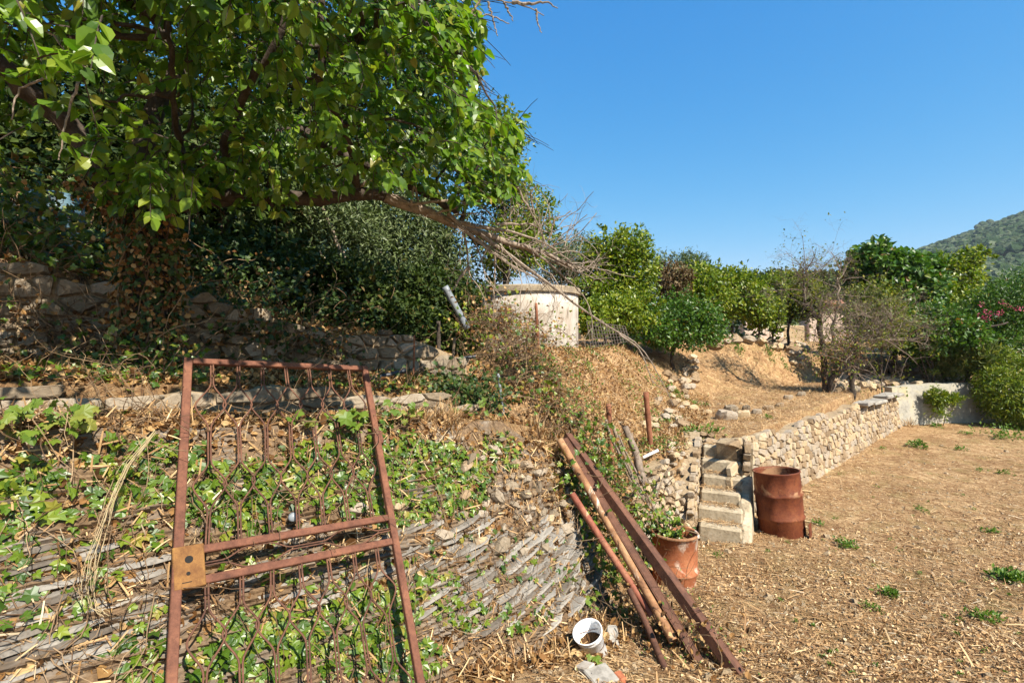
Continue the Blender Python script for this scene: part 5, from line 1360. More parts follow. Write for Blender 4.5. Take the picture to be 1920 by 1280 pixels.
def tree(name, cat, lab, base, E, n, size_, mat, seed, trunk_r=.09, group=None, tm=T_SIMPLE, lo=.45, cut=.3, per=5, clump=.12, limbs_n=5, bark='bark', droop=0.0, noise_s=1.6, trunks=1):
    size = size_*1.3; n = int(n*1.45); rs_ = np.random.RandomState(seed); base = np.array(base, float); root = empty(name, tuple(base), lab, cat, group)
    top = np.array(E[0][:3], float)
    for k in range(trunks):
        b = base+rs_.normal(0, .12, 3)*[1, 1, 0]*(trunks > 1)
        Q = path([b-[0, 0, .2], b*.7+top*.3+rs_.normal(0, .08, 3), b*.4+top*.6+rs_.normal(0, .12, 3), top], 12, .01, rs_)
        link('trunk', mesh_np('trunk', *tube_geo(Q, np.linspace(trunk_r, trunk_r*.45, 12)*(1+rs_.uniform(-.1, .1, 12)), 8), M[bark], True), root)
        for j in range(limbs_n):
            e = E[rs_.randint(len(E))]; tip = np.array(e[:3])+rdir(1, rs_)[0]*np.array(e[3:6])*.75; a = Q[rs_.randint(4, 10)]
            P = path([a, (a+tip)/2+rs_.normal(0, .12, 3), tip], 9, .01, rs_); link('limb', mesh_np('limb', *tube_geo(P, np.linspace(trunk_r*.45, .01, 9), 6, cap=False), M[bark], True), root)
    foliage(root, E, n, size, mat, rs_, tm, lo, cut, per, clump, droop, noise_s)
    P, D, Nn = [], [], []; mb = MB()
    for k in range(34):
        e = E[rs_.randint(len(E))]; u = rdir(1, rs_)[0]; u[2] = abs(u[2]); a = np.array(e[:3])+u*np.array(e[3:6])*.8; d = norm(u+[0, 0, .5]+rs_.normal(0, .3, 3)); L = rs_.uniform(.25, .6)*min(max(e[3:6]), 1.2)
        f = np.linspace(.2, 1, 13)[:, None]; Q = a+d*L*f+np.array([0, 0, -.12*L])*f*f; mb.add(*tube_geo(Q, np.linspace(.006, .002, 13), 3, cap=False))
        P.append(np.repeat(Q, 2, 0)); D.append(norm(d*.6+rs_.normal(0, .7, (26, 3)))); Nn.append(norm(rs_.normal(0, .6, (26, 3))+[.1, -.2, .8]))
    leaves_of(root, tm, np.vstack(P), np.vstack(D), np.vstack(Nn), size*rs_.uniform(.6, 1.1, 26*34), mat, 0, stuff='shoot_leaves')
    tag(mb.link('shoots', M[bark], root), kind='stuff')
    return root
def el(px, py, d, wx, wy, wd):
    """Crown lobe: its middle, half-width and half-height in photograph units at distance d, half-depth in metres."""
    p = at(px, py, d); return (p.x, p.y, p.z, wx*d/960, wd, wy*d/960)
def gp_(x, y): return (x, y, float(H(x, y)))
def base_of(px, d): x = (px-960)/960*d; return gp_(x, d)

# deep wall of olives and evergreens behind the big tree
G1 = 'dark trees on the slope behind the big tree'
tree('olive_tree', 'tree', 'tall olive tree rising behind the end of the bare limb', base_of(820, 11.5), [el(800, 380, 11.5, 130, 140, 1.6), el(860, 470, 11, 110, 90, 1.4), el(720, 450, 11, 110, 110, 1.4), el(880, 280, 12, 80, 90, 1.2), el(760, 560, 10.5, 90, 60, 1)], 17000, .10, M['olive_leaf'], 1, .16, G1, T_NARROW, clump=.10, droop=.2)
tree('olive_tree', 'tree', 'slender leaning olive with pale trunk left of the tank', base_of(690, 9.5), [el(640, 470, 9.5, 100, 90, 1.2), el(560, 430, 9.5, 110, 100, 1.2), el(700, 560, 9.2, 80, 60, 1), el(600, 350, 10, 120, 100, 1.3)], 12000, .09, M['olive_leaf'], 2, .11, G1, T_NARROW, clump=.1, droop=.2, bark='bark_grey')
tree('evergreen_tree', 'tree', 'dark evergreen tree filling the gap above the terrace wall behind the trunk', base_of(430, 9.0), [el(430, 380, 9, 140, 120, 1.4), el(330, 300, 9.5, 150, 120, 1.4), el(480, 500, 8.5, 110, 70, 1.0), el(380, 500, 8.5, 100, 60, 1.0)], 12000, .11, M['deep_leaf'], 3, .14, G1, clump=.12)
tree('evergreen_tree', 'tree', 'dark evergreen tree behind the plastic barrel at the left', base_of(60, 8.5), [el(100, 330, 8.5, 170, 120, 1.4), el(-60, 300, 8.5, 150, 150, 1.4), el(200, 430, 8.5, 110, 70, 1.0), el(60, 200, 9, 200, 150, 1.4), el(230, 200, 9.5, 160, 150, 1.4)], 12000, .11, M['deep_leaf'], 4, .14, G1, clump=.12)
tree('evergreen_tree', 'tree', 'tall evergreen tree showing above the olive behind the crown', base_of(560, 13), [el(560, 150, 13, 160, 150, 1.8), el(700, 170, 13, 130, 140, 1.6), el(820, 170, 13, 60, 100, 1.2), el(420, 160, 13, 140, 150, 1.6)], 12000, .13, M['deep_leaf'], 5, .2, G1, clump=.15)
tree('small_tree', 'tree', 'small leaved tree with yellowing tips at the right end of the big crown', base_of(960, 10.5), [el(930, 330, 10.5, 60, 70, .9), el(985, 400, 10.5, 55, 50, .8), el(960, 460, 10.3, 70, 50, .8), el(940, 250, 10.5, 40, 45, .6), el(1000, 450, 10.5, 40, 45, .6)], 7000, .065, M['citrus_leaf'], 6, .09, G1, clump=.08)
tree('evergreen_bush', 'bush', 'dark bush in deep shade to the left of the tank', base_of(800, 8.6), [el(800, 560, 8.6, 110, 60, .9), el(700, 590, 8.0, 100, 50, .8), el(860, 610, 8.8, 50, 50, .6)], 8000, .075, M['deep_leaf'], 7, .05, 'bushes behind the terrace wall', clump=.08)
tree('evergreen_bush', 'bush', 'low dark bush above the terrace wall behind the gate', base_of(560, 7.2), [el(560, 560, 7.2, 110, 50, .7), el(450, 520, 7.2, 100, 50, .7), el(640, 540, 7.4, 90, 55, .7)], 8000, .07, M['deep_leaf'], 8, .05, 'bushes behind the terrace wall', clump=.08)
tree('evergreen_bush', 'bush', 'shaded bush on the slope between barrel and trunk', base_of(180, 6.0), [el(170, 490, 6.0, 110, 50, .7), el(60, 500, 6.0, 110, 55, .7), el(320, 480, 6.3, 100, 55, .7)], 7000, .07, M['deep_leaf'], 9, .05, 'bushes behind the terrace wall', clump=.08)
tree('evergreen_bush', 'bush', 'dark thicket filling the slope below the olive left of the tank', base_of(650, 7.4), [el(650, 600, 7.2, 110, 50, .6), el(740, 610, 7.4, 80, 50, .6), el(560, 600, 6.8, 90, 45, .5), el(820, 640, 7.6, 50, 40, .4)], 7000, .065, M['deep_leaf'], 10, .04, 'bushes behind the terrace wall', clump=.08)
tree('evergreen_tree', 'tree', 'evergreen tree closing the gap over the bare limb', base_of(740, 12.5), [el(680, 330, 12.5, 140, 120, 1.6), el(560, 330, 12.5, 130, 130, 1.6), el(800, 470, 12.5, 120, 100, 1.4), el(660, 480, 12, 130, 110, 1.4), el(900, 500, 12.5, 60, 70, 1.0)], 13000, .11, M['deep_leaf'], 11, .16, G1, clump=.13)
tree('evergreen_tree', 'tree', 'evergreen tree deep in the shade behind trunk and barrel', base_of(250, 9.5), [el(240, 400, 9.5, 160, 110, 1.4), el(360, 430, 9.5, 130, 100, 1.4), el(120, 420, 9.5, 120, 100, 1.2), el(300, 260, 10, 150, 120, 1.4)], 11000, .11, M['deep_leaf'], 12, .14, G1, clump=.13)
# orchard to the right of the tank
G2 = 'orchard trees beyond the tank'
tree('citrus_tree', 'tree', 'tall yellow green citrus tree right behind the tank', base_of(1160, 13.5), [el(1160, 470, 13.5, 60, 38, .9), el(1135, 500, 13.5, 45, 50, .8), el(1185, 510, 13.5, 45, 45, .8), el(1150, 570, 13.2, 50, 60, .8), el(1105, 560, 13, 40, 45, .6)], 9000, .085, M['citrus_leaf'], 20, .09, G2, clump=.09)
tree('olive_tree', 'tree', 'grey green olive just right of the tall citrus tree', base_of(1268, 18), [el(1270, 505, 18, 50, 32, 1), el(1240, 530, 18, 40, 40, 1), el(1300, 530, 18, 35, 30, 1)], 7000, .11, M['olive_leaf'], 21, .12, G2, T_NARROW, clump=.12)
tree('olive_tree', 'tree', 'pale olive crown showing behind the twigs above the tank', base_of(1085, 19), [el(1075, 490, 19, 50, 40, 1.2), el(1040, 500, 19, 40, 40, 1)], 5000, .11, M['olive_leaf'], 22, .12, G2, T_NARROW, clump=.12)
tree('dry_shrub', 'shrub', 'brown drying shrub between the olive and the citrus row', base_of(1262, 14.8), [el(1262, 530, 14.8, 32, 38, .5)], 1800, .07, M['dry_leaf'], 23, .04, G2, clump=.08, lo=.2)
tree('citrus_tree', 'tree', 'round citrus tree in the middle of the row beside the ivy mound', base_of(1320, 16), [el(1320, 545, 16, 45, 45, .9), el(1300, 560, 15.8, 40, 40, .8)], 6000, .09, M['citrus_leaf'], 24, .07, G2, clump=.09)
tree('citrus_tree', 'tree', 'citrus tree with bright leaves left of the ruined house', base_of(1375, 17.5), [el(1375, 550, 17.5, 48, 42, 1), el(1345, 570, 17.5, 40, 35, .8), el(1410, 565, 17.5, 25, 35, .6)], 6000, .1, M['citrus_leaf'], 25, .07, G2, clump=.1)
tree('citrus_tree', 'tree', 'slim young citrus tree standing before the pink ruin', base_of(1420, 18), [el(1420, 575, 18, 18, 40, .5), el(1430, 590, 18, 16, 25, .4)], 2600, .09, M['citrus_leaf'], 26, .04, G2, clump=.08)
tree('citrus_tree', 'tree', 'small citrus tree in front of the gap in the ruined house', base_of(1448, 18.5), [el(1448, 590, 18.5, 16, 30, .4), el(1452, 545, 19, 22, 30, .5)], 2600, .09, M['citrus_leaf'], 27, .04, G2, clump=.08)
tree('citrus_tree', 'tree', 'yellowish citrus tree behind the left of the leafless tree', base_of(1480, 19.5), [el(1480, 550, 19.5, 35, 40, .8), el(1510, 560, 19.5, 30, 40, .7)], 4500, .1, M['yellow_leaf'], 28, .06, G2, clump=.1)
tree('ivy_mound', 'shrub', 'rounded mound of green ivy leaning over the bank beside the citrus trees', base_of(1270, 13.2), [el(1265, 592, 13.2, 62, 36, .9), el(1270, 628, 12.9, 70, 26, .7), el(1200, 620, 12.4, 60, 28, .6), el(1330, 618, 13.2, 30, 26, .5), el(1310, 590, 13.2, 38, 35, .7), el(1225, 600, 13.2, 40, 40, .7), el(1190, 590, 13, 40, 40, .6)], 9000, .07, M['mulberry_leaf'], 29, .05, 'orchard undergrowth', clump=.07)
tree('citrus_bush', 'bush', 'low sunny bush at the top of the bank right of the tank', base_of(1130, 11.5), [el(1150, 590, 11.5, 60, 35, .6), el(1110, 600, 11, 30, 30, .5), el(1200, 580, 12, 35, 40, .5)], 5500, .065, M['citrus_leaf'], 30, .04, 'orchard undergrowth', clump=.07)
# right hand trees
G3 = 'leafy trees at the right end of the terrace'
tree('mulberry_tree', 'tree', 'dark green broad leaved tree with a pointed top behind the leafless tree', base_of(1670, 17), [el(1665, 515, 17, 62, 40, 1.2), el(1640, 485, 17, 22, 25, .6), el(1610, 505, 17, 28, 25, .6), el(1690, 560, 17, 60, 50, 1.1), el(1715, 520, 17, 40, 40, .9), el(1650, 580, 16.5, 50, 40, 1)], 11000, .15, M['mulberry_leaf'], 40, .12, G3, tm=T_CHERRY, clump=.12, per=4)
tree('plum_tree', 'tree', 'yellow green tree with long arching shoots right of the dark tree', base_of(1790, 19), [el(1790, 520, 19, 35, 35, .8), el(1760, 500, 19, 25, 18, .5), el(1825, 485, 19, 32, 14, .5), el(1780, 580, 18.5, 50, 45, 1), el(1750, 550, 18.5, 30, 40, .7)], 7000, .11, M['citrus_leaf'], 41, .08, G3, clump=.1)
tree('laurel_bush', 'bush', 'dense bright green bush under the dark broad leaved tree', base_of(1745, 15), [el(1740, 620, 15, 70, 42, 1), el(1790, 630, 15, 40, 40, .8), el(1690, 610, 15.5, 40, 35, .7)], 9000, .10, M['mulberry_leaf'], 42, .05, 'bushes at the right end of the terrace', clump=.09)
tree('yellow_bush', 'bush', 'thin yellow leaved bush behind the dead twigs of the leafless tree', base_of(1660, 14.5), [el(1660, 610, 14.5, 40, 45, .7), el(1640, 560, 14.5, 35, 40, .6)], 1900, .08, M['yellow_leaf'], 43, .03, 'bushes at the right end of the terrace', clump=.12, lo=.2)
ol = tree('oleander', 'shrub', 'oleander with pink flowers and a dark bare limb at the right edge', base_of(1880, 15.6), [el(1890, 575, 15.6, 70, 40, .9), el(1845, 595, 15.6, 45, 30, .7), el(1905, 640, 15.4, 60, 45, .8), el(1935, 545, 15.6, 60, 45, .9), el(1860, 640, 15.5, 50, 30, .8)], 11000, .10, M['mulberry_leaf'], 44, .05, None, T_NARROW, clump=.1, limbs_n=7)
rs = np.random.RandomState(45)
for k, (px, py) in enumerate([(1836, 570), (1848, 600), (1851, 584), (1875, 567), (1894, 572), (1905, 580), (1857, 588), (1880, 582), (1847, 597), (1870, 590), (1915, 577), (1838, 590)]):
    p = np.array(at(px+rs.uniform(-4, 4), py+rs.uniform(-4, 4), 14.7)); n = 16; u = rdir(n, rs)
    o = link('flower', mesh_np('flower', *inst(T_SIMPLE, p+u*.05, u, norm(rs.normal(0, 1, (n, 3))), .045), M['pink_petal']), ol)
P = path([at(1838, 690, 14.6), at(1830, 650, 14.6), at(1824, 625, 14.6), at(1850, 615, 14.5), at(1890, 604, 14.4)], 14, .01, rs); link('bare_limb', mesh_np('bare_limb', *tube_geo(P, np.linspace(.055, .02, 14), 8), M['bark'], True), ol)
tree('broom_bush', 'bush', 'tall dark green bush overhanging the concrete wall at the right edge', base_of(1895, 14.2), [el(1885, 735, 14.0, 42, 55, .6), el(1925, 720, 14.0, 50, 65, .7), el(1850, 700, 14.6, 30, 32, .4), el(1870, 690, 14.4, 45, 30, .5), el(1935, 770, 13.8, 45, 30, .5)], 15000, .085, M['citrus_leaf'], 46, .04, 'bushes at the right end of the terrace', T_NARROW, clump=.1, droop=.3, limbs_n=8)
tree('laurel_bush', 'bush', 'green bush rising behind the lit middle of the concrete wall', base_of(1780, 16), [el(1780, 655, 16, 55, 30, .8), el(1740, 650, 16, 45, 30, .8), el(1810, 640, 16, 35, 35, .8)], 8000, .095, M['mulberry_leaf'], 50, .05, 'bushes at the right end of the terrace', clump=.1)
tree('laurel_bush', 'bush', 'dark bush below the oleander behind the concrete wall', base_of(1850, 15.9), [el(1850, 660, 15.9, 60, 35, .8), el(1800, 655, 16.0, 40, 35, .7), el(1910, 650, 15.8, 50, 45, .8)], 8000, .08, M['deep_leaf'], 49, .05, 'bushes at the right end of the terrace', clump=.09)
tree('fern_bush', 'bush', 'feathery green sapling growing out of the foot of the concrete wall', gp_(*(np.array(at(1765, 790, 14.2)))[:2]), [el(1770, 752, 14.2, 26, 8, .25), el(1755, 745, 14.2, 15, 18, .2), el(1762, 774, 14.1, 16, 6, .2), el(1785, 748, 14.2, 14, 5, .2)], 1300, .08, M['citrus_leaf'], 47, .012, 'bushes at the right end of the terrace', T_NARROW, clump=.05, limbs_n=4, lo=.2)
tree('grass_bush', 'bush', 'pale green tussocks on the bank between far wall and bushes', base_of(1800, 15.0), [el(1800, 690, 15, 45, 18, .6), el(1770, 700, 15, 20, 14, .4), el(1830, 670, 14.6, 25, 25, .5)], 5000, .13, M['grass_blade'], 48, .01, 'bushes at the right end of the terrace', T_NARROW, clump=.1, droop=-.8)

# ---------------------------------------------------------------- leafless tree on the terrace
rs = np.random.RandomState(303)
dt = empty('leafless_tree', base_of(1556, 13.0), 'grey leafless fruit tree with several dark trunks on the upper terrace', 'tree')
def dlimb(pts, r0, r1, name='trunk', mat='bark'):
    Q = path([at(*p) for p in pts], 18, .02, rs); link(name, mesh_np(name, *tube_geo(Q, np.linspace(r0, r1, 18)*(1+rs.uniform(-.1, .1, 18)), 7), M[mat], True), dt); return Q
L_ = [dlimb([(1550, 742, 12.9), (1545, 690, 12.9), (1540, 640, 12.9), (1535, 590, 12.9), (1510, 570, 12.9)], .085, .05), dlimb([(1556, 745, 12.8), (1558, 700, 12.8), (1580, 685, 12.7), (1595, 660, 12.7), (1612, 625, 12.7)], .075, .03),
      dlimb([(1598, 748, 12.7), (1600, 690, 12.7), (1604, 650, 12.7), (1625, 620, 12.6), (1660, 618, 12.5)], .07, .03), dlimb([(1562, 700, 12.9), (1562, 650, 12.9), (1565, 600, 12.9), (1575, 555, 12.9), (1570, 520, 12.9)], .05, .02, 'trunk', 'bark_grey'),
      dlimb([(1600, 720, 12.7), (1590, 690, 12.7), (1586, 670, 12.7)], .035, .02, 'limb'), dlimb([(1538, 610, 12.9), (1512, 570, 12.9), (1505, 530, 12.9), (1506, 505, 12.9)], .04, .02, 'limb'), dlimb([(1600, 650, 12.7), (1630, 635, 12.5), (1660, 635, 12.4), (1690, 650, 12.4)], .03, .01, 'limb', 'bark_grey')]
mb = MB(); tips = []
for Q in L_:
    for k in range(17):
        p = Q[rs.randint(9, 18)]; grow(mb, p, norm(rs.normal(0, .7, 3)+[.15, 0, .85]), rs.uniform(.5, 1.15), .012, 3, rs, 4, .3, .0, 4, .6, tips)
tag(mb.link('bare_twigs', M['bark_dead'], dt), kind='stuff')
tp = np.array([t_[0] for t_ in tips]); k = rs.permutation(len(tp))[:900]; P = np.repeat(tp[k], 3, 0); P = P+rs.normal(0, .07, P.shape)
leaves_of(dt, T_SIMPLE, P, rs.normal(0, 1, P.shape), norm(rs.normal(0, .6, P.shape)+[0, 0, 1]), rs.uniform(.04, .08, len(P)), M['yellow_leaf'], 0, stuff='last_leaves')
tangle('dry_creeper', 'dry russet creeper choking the trunks of the leafless tree', 'creeper', [at(1545, 690, 12.7), at(1560, 650, 12.7), at(1590, 640, 12.6), at(1610, 660, 12.5)], (.5, .4), 260, 300, 60, M['citrus_leaf'], T_SIMPLE, (.05, .09), 0, .008, 14)

# ---------------------------------------------------------------- far tree line, hill with olive groves
hx = np.concatenate([np.linspace(-700, 60, 24), np.linspace(80, 900, 110)]); hy = np.concatenate([np.linspace(80, 250, 26), np.linspace(260, 700, 70)])
HX, HY = np.meshgrid(hx, hy, indexing='ij')
def hillz(x, y):
    a = x/np.maximum(y, 1.0)
    crest = np.interp(a, [-2, 0,   .3, .58, .69, .77, .82, .88, 1.0, 1.1, 1.5, 2.5], [.05, .03, .035, .08, .110, .136, .155, .174, .212, .25, .31, .34])
    yc = 520.0
    rise = sst(130, yc, y)
    low = np.interp(a, [0, .5, .8, 1.0, 1.5], [.08, .085, .10, .115, .13])*170*sst(70, 190, y)
    z = low*(1-rise*.35)+crest*yc*rise
    z = np.where(y > yc, z-.12*(y-yc), z)
    return z+6*fbm(x*.012, y*.012, 4)*sst(90, 200, y)-1
HZ = hillz(HX, HY); n0, n1 = HX.shape; i = np.arange(n0-1)[:, None]*n1; j = np.arange(n1-1)[None, :]
Fh = np.stack([i+j, i+n1+j, i+n1+j+1, i+j+1], -1).reshape(-1, 4)
m, nt, out = new_mat('hill_scrub'); P_ = wpos(nt); a = noise(nt, .03, 6, .6, P_); b = noise(nt, .2, 6, .7, P_)
c_ = ramp(nt, math_n(nt, 'ADD', math_n(nt, 'MULTIPLY', a, .5), math_n(nt, 'MULTIPLY', b, .5)), [(.35, (.03, .05, .018)), (.5, (.07, .095, .035)), (.65, (.16, .16, .075))])
principled(nt, out, c_, .95, b, .8, 1.5, .1)
hill = tag(link('hill', mesh_np('hill', np.stack([HX, HY, HZ], -1).reshape(-1, 3), [Fh], m, True)), 'high green hill of olive groves and woods at the right', 'hill', kind='structure')
rs = np.random.RandomState(404)
# crown template: lumpy ball with broken surface
def lump(seed, sub=2):
    import bmesh
    bm = bmesh.new(); bmesh.ops.create_icosphere(bm, subdivisions=sub, radius=1); V = np.array([v.co[:] for v in bm.verts]); F = np.array([[v.index for v in f.verts] for f in bm.faces]); bm.free()
    r = 1+.45*fbm(V[:, 0]*1.8+seed, V[:, 1]*1.8+V[:, 2]*1.5, 3)+np.random.RandomState(seed).normal(0, .07, len(V)); return V*r[:, None]*[1, 1, .85], [F]
m, nt, out = new_mat('grove_crowns'); a = noise(nt, 1.2, 6, .7, wpos(nt))
c_ = ramp(nt, rnd(nt), [(0, (.025, .05, .016)), (.4, (.045, .075, .03)), (.7, (.085, .11, .055)), (1, (.13, .155, .085))])
c_ = mixc(nt, ramp(nt, a, [(.35, .7), (.55, 0.0)]), c_, (.012, .025, .008)); principled(nt, out, c_, .9, a, 1.0, .8, .1)
M['grove'] = m
n = 11000; ya = 140+400*rs.rand(n)**.8; xa = ya*rs.uniform(.42, 1.12, n); za = hillz(xa, ya)
wood = (ya > 400) | (fbm(xa*.012, ya*.012, 3) > .05)
s = np.where(wood, rs.uniform(1.5, 3.6, n), rs.uniform(1.2, 2.2, n)); mbh = MB()
for q in range(5):
    k = np.arange(n) % 5 == q; a_ = rs.uniform(0, 6.28, k.sum()); D = np.stack([np.cos(a_), np.sin(a_), 0*a_], -1)
    mbh.add(*inst(lump(q, 1 if q < 2 else 2), np.stack([xa[k], ya[k], za[k]+s[k]*.55], -1), D, np.tile([0, 0, 1.0], (k.sum(), 1)), s[k]))
tag(mbh.link('hillside_woods', M['grove']), 'woods and olive groves covering the far hill', 'woods', kind='stuff')
# single pine on the crest
rs = np.random.RandomState(405)
x, y = .925*505, 505.0; z = float(hillz(np.array(x), np.array(y)))
pn = empty('crest_pine', (x, y, z), 'dark spreading pine standing out on the crest of the hill', 'tree')
link('trunk', mesh_np('trunk', *tube_geo(path([(x, y, z), (x+1, y, z+8), (x+2, y, z+13)], 8), .7, 6), M['bark']), pn)
link('crown', mesh_np('crown', *inst(lump(9, 2), np.array([[x-3, y, z+9], [x+4, y, z+11.5], [x-8, y, z+7], [x+1, y, z+8.]]), np.tile([1., 0, 0], (4, 1)), np.tile([0, 0, 1.], (4, 1)), np.array([4.2, 3.6, 3, 3.6])), M['grove']), pn)
# tree line beyond the orchard
spots = [(1345, 47, 26, 522), (1380, 50, 30, 518), (1418, 46, 32, 514), (1455, 48, 34, 515), (1490, 52, 30, 518), (1525, 46, 32, 514), (1560, 50, 34, 516), (1600, 47, 34, 520), (1745, 40, 36, 540), (1880, 45, 44, 530), (1830, 42, 36, 545), (1915, 38, 44, 550), (1780, 60, 30, 545)]
labs = ['first dark crown of the far tree line beside the olive', 'low crown in the far tree line above the citrus trees', 'rounded dark crown of the far tree line left of the ruin', 'broad crown of the far tree line straight above the ruined house', 'small crown of the far tree line above the gap in the ruin', 'dark crown of the far tree line behind the leafless treetop', 'crown of the far tree line seen through the leafless twigs', 'last crown of the far tree line beside the dark broad leaved tree', 'pale olive behind the dark broad leaved tree', 'pale olive on the lower slope under the hill at the right edge', 'olive below the hill between plum tree and oleander', 'large pale olive nearest the right edge below the hill', 'small far olive in the gap behind the plum tree']
for k, ((px, d, w, py), lab) in enumerate(zip(spots, labs)):
    g = base_of(px, d); pale = k >= 8
    E_ = [el(px, py+22, d, w, 20, 2.2), el(px-w*.5, py+26, d, w*.6, 16, 1.8), el(px+w*.5, py+27, d-.5, w*.6, 16, 1.8), el(px, py+50, d, w*.9, 25, 2)]
    tree('distant_tree', 'tree', lab, g, E_, 2600, .34, M['olive_leaf'] if pale else M['deep_leaf'], 500+k, .15, 'trees beyond the orchard', T_SIMPLE, clump=.3, limbs_n=3, noise_s=.6)
# scrub covering the land beyond the terraces
n = 900; d = rs.uniform(20, 75, n); px = rs.uniform(1000, 2300, n); x = (px-960)/960*d; z = H(x, d, False); s = rs.uniform(.5, 1.3, n)
ok = ~((x > 10) & (x < 18) & (d < 30)); x, d, z, s = x[ok], d[ok], z[ok], s[ok]; n = len(x)
mb = MB(); per = 46; P = np.repeat(np.stack([x, d, z+s*.5], -1), per, 0); u = rdir(n*per, rs)*np.array([1, 1, .8]); ss = np.repeat(s, per)
P = P+u*ss[:, None]*rs.uniform(.6, 1.05, (n*per, 1)); mb.add(*inst(T_SIMPLE, P, norm(u+rs.normal(0, .6, u.shape)), norm(u*.6+[0, 0, .6]+rs.normal(0, .4, u.shape)), rs.uniform(.2, .36, n*per)))
tag(mb.link('scrub', M['olive_leaf']), 'low green scrub covering the land beyond the orchard', 'scrub', kind='stuff')

# ---------------------------------------------------------------- straw, weeds and grass on the open ground
rs = np.random.RandomState(606)
def on_ground(n, d0, d1, px0, px1, keep=None):
    d = np.exp(rs.uniform(np.log(d0), np.log(d1), n)); px = rs.uniform(px0, px1, n); x = (px-960)/960*d
    s1, w1 = polysd(x, d, FOOT); ok = np.abs(s1) > .02
    x, d, px = x[ok], d[ok], px[ok]; return np.stack([x, d, H(x, d)], -1)
P = on_ground(95000, 2.3, 17, 1000, 2050); t, q = tq(P[:, 0], P[:, 1]); P = P[(t > 2.0) | (q < -.9)]
n = len(P); P[:, 2] += rs.uniform(.002, .02, n); nr_ = hnormal(P[:, 0], P[:, 1], .08)
k = vnoise(P[:, 0]*2.2, P[:, 1]*2.2) > rs.uniform(-.25, .7, n); P, nr_ = P[k], nr_[k]; n = len(P)
D = rs.normal(0, 1, (n, 3)); D = norm(D-nr_*(D*nr_).sum(1, keepdims=True)*.85)
straw = empty('straw_litter', (4, 6, 0), 'cut straw and wood chips strewn over the field and terraces', 'straw'); straw['kind'] = 'stuff'
a = rs.rand(n) < .78
Nj = norm(nr_+rs.normal(0, .35, (n, 3)))
leaves_of(straw, T_STRAW, P[a], D[a], Nj[a], rs.uniform(.02, .09, a.sum())*(1+1.2*(rs.rand(a.sum()) < .04)), M['straw'], 0, stuff='stalks')
leaves_of(straw, T_CHIP, P[~a], D[~a], Nj[~a], rs.uniform(.012, .045, (~a).sum()), M['straw'], 0, stuff='chips')
P = on_ground(60000, 7.2, 17, 1150, 1850); s1, w1 = polysd(P[:, 0], P[:, 1], FOOT); P = P[s1 > .05]; n = len(P); nr_ = hnormal(P[:, 0], P[:, 1], .08); P = P+nr_*rs.uniform(0, .03, (n, 1))
k = vnoise(P[:, 0]*1.6, P[:, 1]*1.6) > rs.uniform(-.1, .75, n); P, nr_ = P[k], nr_[k]; n = len(P)
leaves_of(straw, T_STRAW, P, rs.normal(0, 1, (n, 3)), norm(nr_+rs.normal(0, .5, (n, 3))), rs.uniform(.03, .10, n), M['straw'], 0, stuff='terrace_stalks')
uvs = np.stack(stair_uv(P[:, 0], P[:, 1]), -1)
m_ = 1500; u_ = rs.uniform(-.24, .24, m_); v_ = rs.uniform(0.02, 1.48, m_); kk = np.floor(v_/STAIR['run']); fr_ = v_/STAIR['run']-kk; v_ = (kk+.35+.65*fr_)*STAIR['run']
Ps = np.array([STAIR['c'][0], STAIR['c'][1], 0])+u_[:, None]*np.array([STAIR['ax'][1], -STAIR['ax'][0], 0])+v_[:, None]*np.array([STAIR['ax'][0], STAIR['ax'][1], 0]); Ps[:, 2] = STAIR['z0']+STAIR['rise']*(kk+1)+.008+rs.uniform(0, .02, m_)
leaves_of(straw, T_STRAW, Ps, rs.normal(0, 1, (m_, 3))*[1, 1, .2], norm(rs.normal(0, .4, (m_, 3))+[0, 0, 1]), rs.uniform(.03, .1, m_), M['straw'], 0, stuff='step_stalks')
P = on_ground(16000, 2.4, 7, 1080, 2000); t, q = tq(P[:, 0], P[:, 1]); P = P[((t > 2.0) | (q < -.9)) & (vnoise(P[:, 0]*1.3+9, P[:, 1]*1.3) > rs.uniform(.2, .8, len(P)))]; n = len(P)
leaves_of(straw, T_DEAD, P+[0, 0, .012], rs.normal(0, 1, (n, 3)), norm(rs.normal(0, .4, (n, 3))+[0, 0, 1]), rs.uniform(.010, .034, n), M['straw'], 0, stuff='fallen_leaves')
P = on_ground(2600, 2.4, 12, 1000, 2000); t, q = tq(P[:, 0], P[:, 1]); P = P[(t > 2.0) | (q < -.9)]; n = len(P)
clod = (np.array([(-.5, -.4, 0), (.5, -.5, 0), (.55, .4, 0), (-.4, .5, 0), (-.25, -.2, .4), (.25, -.25, .5), (.2, .25, .35), (-.2, .2, .45)], float), [np.array([[0, 1, 5, 4], [1, 2, 6, 5], [2, 3, 7, 6], [3, 0, 4, 7], [4, 5, 6, 7]])])
leaves_of(straw, clod, P-[0, 0, .004], norm(rs.normal(0, 1, (n, 3))*[1, 1, .1]), norm(rs.normal(0, .15, (n, 3))+[0, 0, 1]), rs.uniform(.012, .05, n)*(1+(rs.rand(n) < .05)), M['mortar'], 0, stuff='clods')
